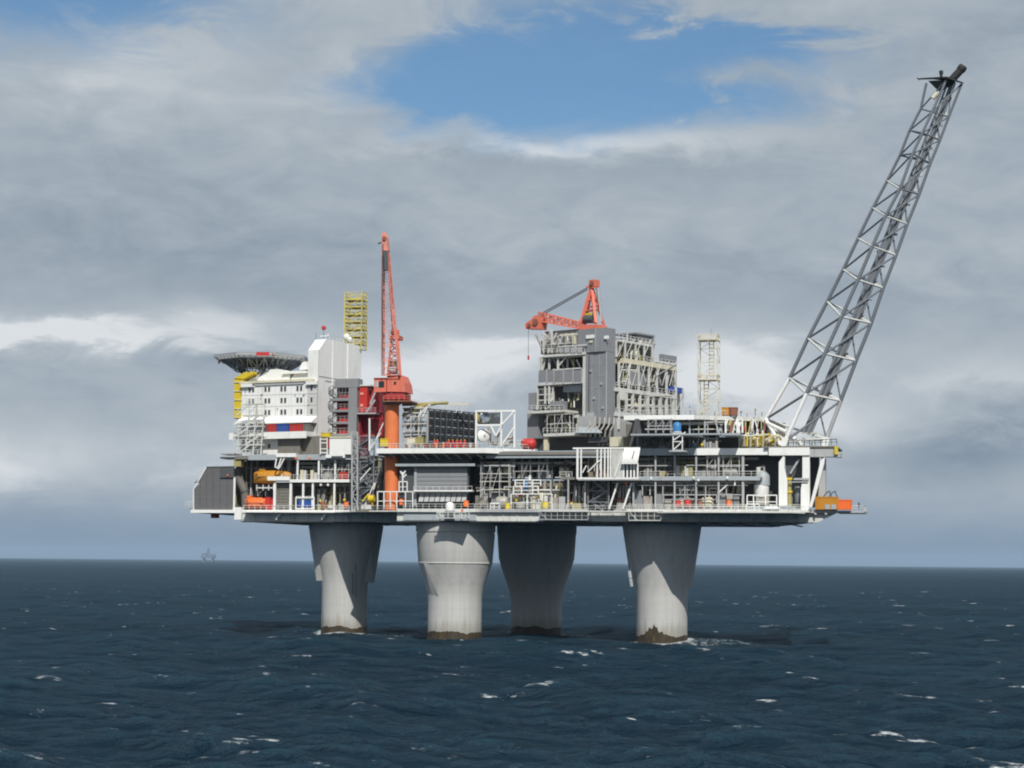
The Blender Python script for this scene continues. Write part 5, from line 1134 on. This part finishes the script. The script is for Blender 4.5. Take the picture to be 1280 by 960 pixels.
for i in range(5): 
    t = Thing('blue_crate', '%s blue crate from the left in the white rack' % ORD[i + 1], 'crate', 'blue crates in the white rack'); x = 373 + i * 3.8
    t.p('body', 'dblue').pb(F, x, x + 3.5, 626.5 - (i % 2), 635, VL + .2, .9); t.p('rim', 'blue').pb(F, x - .1, x + 3.6, 625.3 - (i % 2), 626.3 - (i % 2), VL + .12, 1.05); t.done()
# ------------------------------------------------------------------ radome and hung service platforms
T = Thing('radome', 'white domed radome on the deck edge above the sunlit shaft', 'radome'); c = F.P(562.3, 638, -2.2)
T.p('dome', 'white', smooth=True).lathe(c, [(.98, 0), (1.0, .9), (.93, 1.35), (.7, 1.7), (.35, 1.86), (.05, 1.9)], 22); T.p('base', 'lgrey').lathe(c, [(1.1, -.35), (1.1, -.02)], 16); T.done()
def hung(label, x0, x1, y0, y1, v, dep, mt_='steelw'):
    T = Thing('service_platform', label, 'platform', 'service platforms hung under the deck edge')
    u0, u1, z0, z1 = F.box(x0, x1, y0, y1, v); T.p('floor', mt_).fb(F, u0, u1, v, v + dep, z0, z0 + .2)
    n = max(2, round((u1 - u0) / 1.6)); T.p('front_railing', mt_).rail([F.w(u0, v, z0 + .2), F.w(u1, v, z0 + .2)], z1 - z0 - .3, .12, 1.3)
    for i in range(n + 1): T.p('hanger', mt_).beam(F.w(u0 + (u1 - u0) * i / n, v + dep - .2, z0), F.w(u0 + (u1 - u0) * i / n, v + dep - .2, z1 + .6), .16)
    T.p('brace', mt_).beam(F.w(u0, v, z1), F.w(u0 + 2, v, z0), .14); return T.done()
hung('open service platform under the radome', 546, 582, 640, 648, -4.0, 3.0)
hung('long grey service platform left of the lower stair tower', 674, 735, 639.5, 650, -3.4, 3.0, 'lgrey')
hung('white braced service platform over the rightmost shaft', 786, 826, 639, 651, -3.4, 3.0)
# ------------------------------------------------------------------ blue domed tank on its white stand
T = Thing('blue_tank', 'light blue domed tank on the upper deck storey', 'tank'); c = F.P(846.5, 539.5, -3.4)
T.p('shell', 'blue', smooth=True).lathe(c, [(.85, 0), (.88, 1.2), (.75, 1.75), (.4, 2.05), (.05, 2.12)], 20); T.p('base_ring', 'steelw').lathe(c, [(.95, -.25), (.95, 0)], 16); T.done()
T = Thing('tank_stand', 'white braced stand beneath the light blue tank', 'stand')
for x in (841.5, 853):
    for v in (-4.2, -2.6): T.p('leg', 'white').beam(F.P(x, 563.5, v), F.P(x, 541.2, v), .2)
for y in (541.8, 552, 563): T.p('rail', 'white').beam(F.P(841.5, y, -4.2), F.P(853, y, -4.2), .18)
for a, b in (((842, 550), (857, 540)), ((842, 562), (854, 551))): T.p('brace', 'white').beam(F.P(*a, -4.3), F.P(*b, -4.3), .22)
T.p('foot_deck', 'lgrey').pb(F, 836, 857, 563, 564.5, -4.3, 4); T.done()
# ------------------------------------------------------------------ loose equipment in the open storeys
def skid(label, x0, x1, z0, h, v, kind, rng, mts):
    """a skid: base frame, and on it vessel / cabinets / pipes"""
    T = Thing('equipment_skid', label, 'equipment', 'equipment skids in the open storeys')
    u0, u1 = U(x0, v), U(x1, v); W_ = u1 - u0
    T.p('base_frame', 'lgrey').fb(F, u0, u1, v, v + 2.4, z0 + .02, z0 + .3)
    if kind == 0:
        r = min(h * .28, W_ * .3); c0 = F.w(u0 + r, v + 1.4, z0 + .5 + r); T.p('vessel', mts[0], smooth=True).vessel(c0, c0 + F.uh * (W_ - 2 * r), r, 14)
        for f_ in (.28, .72): u = u0 + W_ * f_; T.p('saddle', 'grey').fb(F, u - .15, u + .15, v + .7, v + 2.1, z0 + .3, z0 + .5 + r * .5)
        T.p('pipe', mts[1], smooth=True).path([c0 + F.uh * W_ * .3 + V((0, 0, r)), c0 + F.uh * W_ * .3 + V((0, 0, h - r - .7)), F.w(u1, v + 1.4, z0 + h - .2)], .2)
    elif kind == 1:
        nb = rng.randint(2, 4); x = u0 + .1
        for i in range(nb):
            w = (W_ - .2) / nb - .15; hh = h * rng.uniform(.4, .8); T.p('cabinet', mts[i % 2]).fb(F, x, x + w, v + rng.uniform(.2, .6), v + 2.4, z0 + .3, z0 + hh); x += w + .15
    else:
        nb = rng.randint(3, 5)
        for i in range(nb):
            u = u0 + W_ * (i + .5) / nb; T.p('pipe', mts[i % 2], smooth=True).tube(F.w(u, v + 1 + rng.random(), z0 + .3), F.w(u + rng.choice((0, 0, .8)), v + 1.4, z0 + h), rng.uniform(.14, .36), 9)
            if rng.random() < .6: T.p('valve', rng.choice(('red', 'yellow', 'blue', 'lgrey', 'lgrey')), smooth=True).lathe(F.w(u, v + 1.2, z0 + h * rng.uniform(.25, .6)), [(.2, -.35), (.42, -.1), (.42, .1), (.2, .35)], 10)
        T.p('pump_block', rng.choice(('grey', 'olive', 'pipe'))).fb(F, u0 + W_ * .2, u0 + W_ * .75, v + .3, v + 1.6, z0 + .3, z0 + h * .3)
    y_ = z0 + h * rng.uniform(.7, .92); T.p('header_pipe', mts[1], smooth=True).tube(F.w(u0 - .3, v + 2.6, y_), F.w(u1 + .3, v + 2.6, y_), .24, 9)
    return T.done()
rng = random.Random(11); kn = ['with horizontal vessel', 'of upright cabinets', 'of upright pipes']
mtc = [('pipe', 'lgrey'), ('brown', 'pipe'), ('steelw', 'olive'), ('grey', 'pipe'), ('cream', 'steelw')]
bays = [('right hand lower storey', (766, 790, 818, 842, 869, 897, 927), ZC, 6.6, 'first bay right of the lower stair tower'), ('right hand middle storey', (802, 818, 842, 869, 897, 927), ZM, 4.6, ''), ('middle lower storey', (592, 612, 640, 662, 687, 709, 732), ZC, 6.4, ''), ('middle upper storey', (600, 622, 645, 668, 692, 715), ZM, 4.6, ''), ('upper storey under white edged deck', (800, 818, 838, 860, 880, 900), ZD + .5, 3.2, ''), ('left wing lower storey', (393, 405, 418, 440), ZC, 6.4, ''), ('left wing middle storey', (372, 385, 398, 418, 438), ZM, 4.6, '')]
for nm, xs_, z0, h, _ in bays:
    for i in range(len(xs_) - 1):
        v = (VL + .7 if 'left' in nm else .9) + rng.uniform(0, .8) + (3 if nm == 'middle upper storey' else 0) + (2 if 'edged' in nm else 0)
        kd = rng.randrange(3); mt_ = rng.choice(mtc); skid('skid %s, %s, %s bay from left' % (kn[kd], nm, ORD[i + 1]), xs_[i] + 1.8, xs_[i + 1] - 1.8, z0, h * rng.uniform(.75, 1), v, kd, rng, mt_)
        if rng.random() < .75 and 'edged' not in nm:
            kd2 = (kd + 1) % 3; skid('rear skid %s, %s, %s bay from left' % (kn[kd2], nm, ORD[i + 1]), xs_[i] + 1, xs_[i + 1] - 1, z0, h * .9, v + 1.9, kd2, rng, rng.choice(mtc))
def scaffold(label, fr, x0, x1, y0, y1, v, dep, mt_='steelw', bay=1.9, lift=1.8, seed=1):
    T = Thing('scaffold', label, 'scaffold', 'scaffolds among the modules'); rg_ = random.Random(seed)
    u0, u1, z0, z1 = fr.box(x0, x1, y0, y1, v); nb = max(1, round((u1 - u0) / bay)); nl = max(1, round((z1 - z0) / lift))
    for i in range(nb + 1):
        for vv in (v, v + dep): u = u0 + (u1 - u0) * i / nb; T.p('standard', mt_).beam(fr.w(u, vv, z0), fr.w(u, vv, z1 + rg_.uniform(-.5, .6)), .11)
    for j in range(1, nl + 1):
        z = z0 + (z1 - z0) * j / nl
        for vv in (v, v + dep): T.p('ledger', mt_).beam(fr.w(u0 - .3, vv, z), fr.w(u1 + .3, vv, z), .10)
        if rg_.random() < .7: T.p('boards', rg_.choice(('pipe', 'lgrey', 'cream'))).fb(fr, u0 + rg_.uniform(0, (u1 - u0) * .3), u1, v + .08, v + dep - .08, z + .06, z + .14)
    for i in range(nb):
        if rg_.random() < .6: T.p('diagonal', mt_).beam(fr.w(u0 + (u1 - u0) * i / nb, v, z0 + (z1 - z0) * rg_.choice((0, .5))), fr.w(u0 + (u1 - u0) * (i + 1) / nb, v, z1), .09)
    return T.done()
for k, (lab, fr, a, dep, m_) in enumerate((('scaffold in the dark middle storey left of the blue pipe', F, (601, 636, 582, 622, 1.6), 1.2, 'steelw'), ('scaffold on the lower storey behind the red drums', F, (850, 868, 602, 634, 1.4), 1.2, 'lgrey'), ('scaffold on the right hand middle storey near the dark bay', F, (884, 924, 571, 595, .9), 1.1, 'steelw'), ('long scaffold under the white edged upper deck', F, (810, 838, 524, 541, 1.5), 1.2, 'lgrey'), ('scaffold on the upper deck storey right of the blue tank', F, (862, 896, 525, 560, 5), 1.2, 'steelw'), ('scaffold between crane post and black louvre wall', F, (504, 533, 521, 557, 4.2), 1.2, 'steelw'), ('scaffold above the white frames of the blue pipe', F, (642, 684, 571, 598, 3), 1.2, 'lgrey'), ('scaffold left of the process tower foot', MF, (684, 712, 518, 541, -1.2), 1.4, 'steelw'), ('scaffold at the top left of the process module', MF, (681, 716, 420, 440, -.3), 1.4, 'steelw'), ('scaffold on the left wing middle storey', F, (402, 436, 577, 597, VL + .8), 1.1, 'steelw'), ('scaffold in the lifeboat bay above the orange lifeboat', F, (322, 342, 607, 620, VL + 3.6), 1.0, 'lgrey'), ('scaffold beside the stair tower under the crimson rooms', F, (450, 476, 575, 612, 10), 1.2, 'lgrey'), ('scaffold around the foot of the flare boom', F, (985, 1024, 541, 557, 8), 2.0, 'steelw'), ('scaffold on the roof of the stepped process storeys', F, (806, 838, 495, 519, 14), 1.5, 'lgrey'))): scaffold(lab, fr, *a, dep, m_, seed=k)
# strings of hung lamps and pipe racks under the ceilings
for nm, x0, x1, z, v in (('right hand lower storey', 765, 948, ZM - .9, 3.2), ('right hand middle storey', 790, 948, ZD - 1.5, 3.2), ('middle storeys', 600, 733, ZD - 2.2, 5), ('left wing lower storey', 346, 440, ZM - .9, VL + 3), ('left wing middle storey', 370, 440, ZD - 1.5, VL + 3), ('central upper storey under the white edged deck', 805, 905, ZD + 6.5, 5)):
    T = Thing('pipe_rack', 'rack of long pipes under the ceiling, ' + nm, 'pipework')
    for i in range(5): T.p('pipe', ('pipe', 'lgrey', 'olive', 'steelw', 'pipe')[i], smooth=True).tube(F.w(U(x0, v), v + i * .75, z - (i % 2) * .12), F.w(U(x1, v), v + i * .75, z - (i % 2) * .12), (.22, .3, .16, .26, .2)[i], 9)
    k = int((U(x1, v) - U(x0, v)) / 4)
    for i in range(k + 1): u = U(x0, v) + (U(x1, v) - U(x0, v)) * i / k; T.p('support', 'dgrey').fb(F, u - .1, u + .1, v - .4, v + 3.6, z - .62, z - .42)
    T.done()
def drum(label, m_, x, y, v, r=.45, h=1.3, nm='drum'):
    t = Thing(nm, label, 'drum'); c = F.P(x, y, v); t.p('shell', m_, smooth=True).lathe(c, [(r, 0), (r * 1.05, h * .33), (r, h * .36), (r * 1.05, h * .66), (r, h * .7), (r, h)], 14); t.p('lid', 'dgrey').lathe(c + V((0, 0, h)), [(r * .9, 0.0), (r * .9, .06)], 12); t.done()
drum('red hose drum on the lower storey, nearest the second white column', 'red', 847.5, 634.2, .4, .55, 1.5); drum('larger red hose drum right of its twin on the lower storey', 'red', 859.5, 634, .4, .75, 1.6); drum('faded red drum in the next bay on the lower storey', 'deckred', 875.5, 634.5, .6, .5, 1.5); drum('orange red drum near the dark bay by the flare', 'orange', 911, 632.5, .4, .5, 1.3)
drum('orange drum below the blue grey cladding wall', 'orange', 582.5, 633.5, -.2, .6, 1.4); drum('orange drum behind the white frame left of the cladding', 'orange', 501.5, 631, 1, .5, 1.3); drum('yellow drum on the cellar deck right of the radome', 'yellow', 634.5, 637, -.2, .55, 1.5); drum('yellow drum with red lid left of the lower stair tower', 'yellow', 681.5, 635.5, -.2, .75, 1.4); drum('orange drum on the lower left wing', 'orange', 433, 634.5, VL + .5, .6, 1.3); drum('dull red drum on the lower left wing', 'deckred', 405, 636, VL + .5, .7, 1.4)
for x, y, m_, lab in ((424, 598, 'red', 'red cabinet on the middle storey of the left wing'), (902, 517, 'ochre', 'ochre crate on the upper deck right of the white lattice mast'), (519, 554, 'olive', 'olive green crate on the weather deck by the crane post'), (509, 555, 'cream', 'cream crate beside the crane post'), (475, 556, 'yellow', 'yellow crate left of the crane post'), (911, 517, 'deckred', 'brown crate right of the ochre one on the upper deck')):
    t = Thing('crate', lab, 'crate'); v = VL + .6 if x < 440 else (7 if y < 530 else 2.2); w = 5 if x != 902 else 6
    t.p('body', m_).pb(F, x, x + 2 * w, y - 7, y + 2, v, 2); t.p('lid', m_).pb(F, x - .3, x + 2 * w + .3, y - 8, y - 7.1, v - .06, 2.12); t.p('skid_foot', 'dgrey').pb(F, x + 1, x + 2, y + 2.1, y + 3.2, v, 2); t.p('skid_foot', 'dgrey').pb(F, x + 2 * w - 2, x + 2 * w - 1, y + 2.1, y + 3.2, v, 2); t.done()
# row of small things along the weather deck edge
wd = [('red', 'red'), ('rust brown', 'deckred'), ('white', 'steelw'), ('orange', 'orange'), ('grey', 'lgrey')]
for i in range(20):
    x = 506 + i * 4.7; cn, m_ = wd[0] if 11 < i < 17 else (wd[(i * 7 + i // 3) % 5] if i % 3 else wd[1])
    t = Thing('deck_box', 'small %s deck box, %s from the crane post along the weather deck edge' % (cn, ORD[i + 1] if i < 16 else ('seventeenth', 'eighteenth', 'nineteenth', 'twentieth')[i - 16]), 'box', 'boxes along the weather deck edge')
    y = 558.2 - (x - 540) * .003; h = (2.6, 3.6, 4.8)[i % 3] + (1.5 if 9 < i < 15 else 0); b = t.p('body', m_); b.pb(F, x, x + 2.2 + (i % 2) * 1.5, y - h, y + 1, .4 + (i % 4) * .5, .9); t.p('handle', 'dgrey').beam(F.P(x + .6, y - h - .5, .8), F.P(x + 1.8, y - h - .5, .8), .1); t.done()
for i, x in enumerate((543, 546.5, 561, 566, 571, 576, 581)):
    t = Thing('gas_bottle', '%s upright red gas bottle from the left before the black louvre wall' % ORD[i + 1], 'gas bottle', 'gas bottles before the louvre wall'); c = F.P(x, 556, 2.0); t.p('body', 'red', smooth=True).lathe(c, [(.28, 0), (.3, .7), (.22, .95), (.08, 1.05)], 10); t.p('valve', 'yellow').lathe(c + V((0, 0, 1.05)), [(.1, 0), (.1, .2)], 6); t.done()
# white frames on the cellar deck edge
def portal(label, xs_, y0, y1, v, mt_='white', w=.22):
    T = Thing('pipe_portal', label, 'frame', 'white frames along the cellar deck edge')
    for x in xs_: T.p('post', mt_).beam(F.P(x, y1, v), F.P(x, y0, v), w)
    T.p('top_rail', mt_).beam(F.P(xs_[0], y0, v), F.P(xs_[-1], y0, v), w); T.p('mid_rail', mt_).beam(F.P(xs_[0], y0 + (y1 - y0) * .55, v + .1), F.P(xs_[-1], y0 + (y1 - y0) * .55, v + .1), w * .7); return T.done()
portal('white low frame left of the blue grey cladding, widest of the set', (472, 480, 488, 496, 507, 516), 614.5, 636, .3); portal('small upright white frame in front of the crane post', (499, 503.5, 509), 602, 614, .3)
portal('white frame with rails beside the blue pipe', (639, 659, 678, 690), 617.5, 637, -.1); portal('upper white frame around the blue pipe', (642, 652, 666, 673), 608, 617, -.1); portal('top white rail frame above the blue pipe', (644, 655, 666, 676), 600, 607, .2); portal('pale frame at the middle storey right of the slatted screen', (829, 842, 856, 870, 882, 896), 618.5, 629, .9, 'lgrey')
portal('white frame on the cellar deck by the radome', (613, 618, 624), 629, 638, -.3); portal('white frame beside the big white vessel', (934, 942, 957, 971), 619, 634, -.3); portal('low white frame in front of the dark bay by the flare', (933, 943, 949), 630, 637, -.4)
T = Thing('blue_pipe', 'bright blue upright pipe on the middle storey', 'pipe'); T.p('pipe', 'blue', smooth=True).tube(F.P(658, 613, .6), F.P(658.6, 597, .6), .35, 12); T.p('flange', 'steelw').tube(F.P(658.6, 598, .6), F.P(658.6, 596.5, .6), .5, 12); T.p('head', 'white').tube(F.P(662, 603, .6), F.P(662.5, 594, .6), .25, 10); T.done()
T = Thing('white_antenna_cluster', 'white branching antenna on the ledge right of the crane post', 'antenna'); 
for a, b in (((503.5, 601), (503.5, 590)), ((503.5, 594), (500.5, 589)), ((503.5, 594), (507, 588.5)), ((503.5, 597), (508, 593))): T.p('rod', 'white').beam(F.P(*a, .3), F.P(*b, .3), .28)
T.done()
T = Thing('yellow_winch', 'yellow and white winch beside the foot of the tall stair tower', 'winch'); T.p('drum', 'yellow', smooth=True).tube(F.P(461, 624, 4), F.P(468, 623, 4), .8, 14); T.p('frame', 'steelw').pb(F, 452, 464, 631, 636.5, 4, 2); T.p('arm', 'yellow').beam(F.P(453, 627, 4), F.P(461, 617, 4), .3); T.p('lever', 'ochre').beam(F.P(466, 632, 4), F.P(464, 618, 4), .45); T.done()
T = Thing('buff_pipe_tangle', 'buff and olive pipe loops on the deck left of the flare foot', 'pipework'); rg = random.Random(3)
for i in range(22):
    x = 927 + i * 2.2; T.p('pipe', rg.choice(('olive', 'cream', 'cream', 'pipe', 'yellow')), smooth=True).path([F.P(x, 558, 4 + rg.random() * 3), F.P(x + rg.uniform(-1, 1), 552 - rg.random() * 8, 4), F.P(x + rg.uniform(2, 7), 541 + rg.random() * 8, 5), F.P(x + rg.uniform(4, 9), 556, 5)], rg.uniform(.14, .34), 8)
T.p('frame', 'steelw').beam(F.P(926, 545, 4), F.P(960, 543, 4), .3); T.done()
T = Thing('valve_cluster', 'tangle of white and rusty valves on the upper deck storey near the flare', 'pipework')
for i in range(18):
    x = 899 + i * 3.3; y = 538 - rg.random() * 6; T.p('pipe', rg.choice(('white', 'steelw', 'pipe', 'deckred', 'olive')), smooth=True).tube(F.P(x, y + 6, 6), F.P(x + rg.uniform(-5, 5), 524 + rg.random() * 4, 7), rg.uniform(.12, .35), 8)
    if i % 3 == 0: T.p('valve', rg.choice(('red', 'lgrey', 'dgrey'))).pb(F, x, x + 3, y - 1, y + 3, 5.6, .8)
T.done()
for i in range(9):
    x = (863, 877, 893, 905, 917, 926, 934, 944, 952)[i]; t = Thing('deck_fitting', 'thin upright fitting, %s from the left on the upper deck roof' % ORD[i + 1], 'fitting', 'fittings on the upper deck roof'); h = (12, 3, 5, 3, 4, 6, 3, 9, 4)[i]
    t.p('pole', 'steel').beam(F.P(x, 520, 9), F.P(x + (i % 3 - 1), 519 - h, 9), .16); t.p('head', ('steelw', 'olive', 'lgrey')[i % 3]).beam(F.P(x - 1, 519 - h * .6, 9), F.P(x + 1.5, 519 - h * .75, 9), .3); t.done()
# hung floodlights along the girders
for i, (x, y, v) in enumerate(((370, 573, VL - .8), (386.5, 573, VL - .8), (401, 606, VL + .2), (410, 606, VL + .2), (627, 563.5, -1.4), (711, 594, 1), (814, 598, -.6), (867, 597, -.6), (873, 600, -.6), (909, 597, -.6), (782, 604, -1), (577.5, 638, -4.1))):
    t = Thing('floodlight', 'small floodlight on the deck front, %s from the left' % ORD[i + 1], 'floodlight', 'floodlights along the deck front'); t.p('bracket', 'steelw').beam(F.P(x, y - 2.4, v), F.P(x, y, v), .14); t.p('lamp_head', 'orange' if i in (0, 1, 10, 11) else 'white').beam(F.P(x - .9, y - .6, v - .2), F.P(x + 1.3, y + .6, v - .2), .35, .45); t.done()
# ------------------------------------------------------------------ far rig on the horizon
T = Thing('distant_rig', 'faint hazy offshore rig far away on the left horizon', 'rig'); Y = 9800.0; k = Y / FPX
zb = 0.0; X = (264 - 640) * k
def fx(x, z): return V((X + x * 1.0, Y, zb + z))
for sx in (-22, 22):
    for sy in (-15, 15): T.p('leg', 'rig').tube(V((X + sx, Y + sy, zb - 3)), V((X + sx, Y + sy, zb + 22)), 5, 10)
def bx(nm, x0, x1, z0, z1, d_=22): T.p(nm, 'rig').box8([V((X + x, Y + y, zb + z)) for z in (z0, z1) for x, y in ((x0, -d_), (x1, -d_), (x1, d_), (x0, d_))])
bx('deck', -34, 34, 22, 34); bx('module', -30, -6, 34.05, 46, 15); bx('module', 6, 26, 34.05, 42, 15)
a = [V((X + sx * 7 + 0, Y + sy * 7, zb + 34)) for sx, sy in ((-1, -1), (1, -1), (1, 1), (-1, 1))]; b = [V((X + sx * 2, Y + sy * 2, zb + 72)) for sx, sy in ((-1, -1), (1, -1), (1, 1), (-1, 1))]
d_ = T.p('derrick', 'rig')
for i in range(4): d_.beam(a[i], b[i], 2.0); d_.truss(a[i], b[i], a[(i + 1) % 4], b[(i + 1) % 4], 5, 1.2)
T.p('flare_arm', 'rig').beam(V((X + 30, Y, zb + 34)), V((X + 44, Y, zb + 56)), 2.0)
T.done()
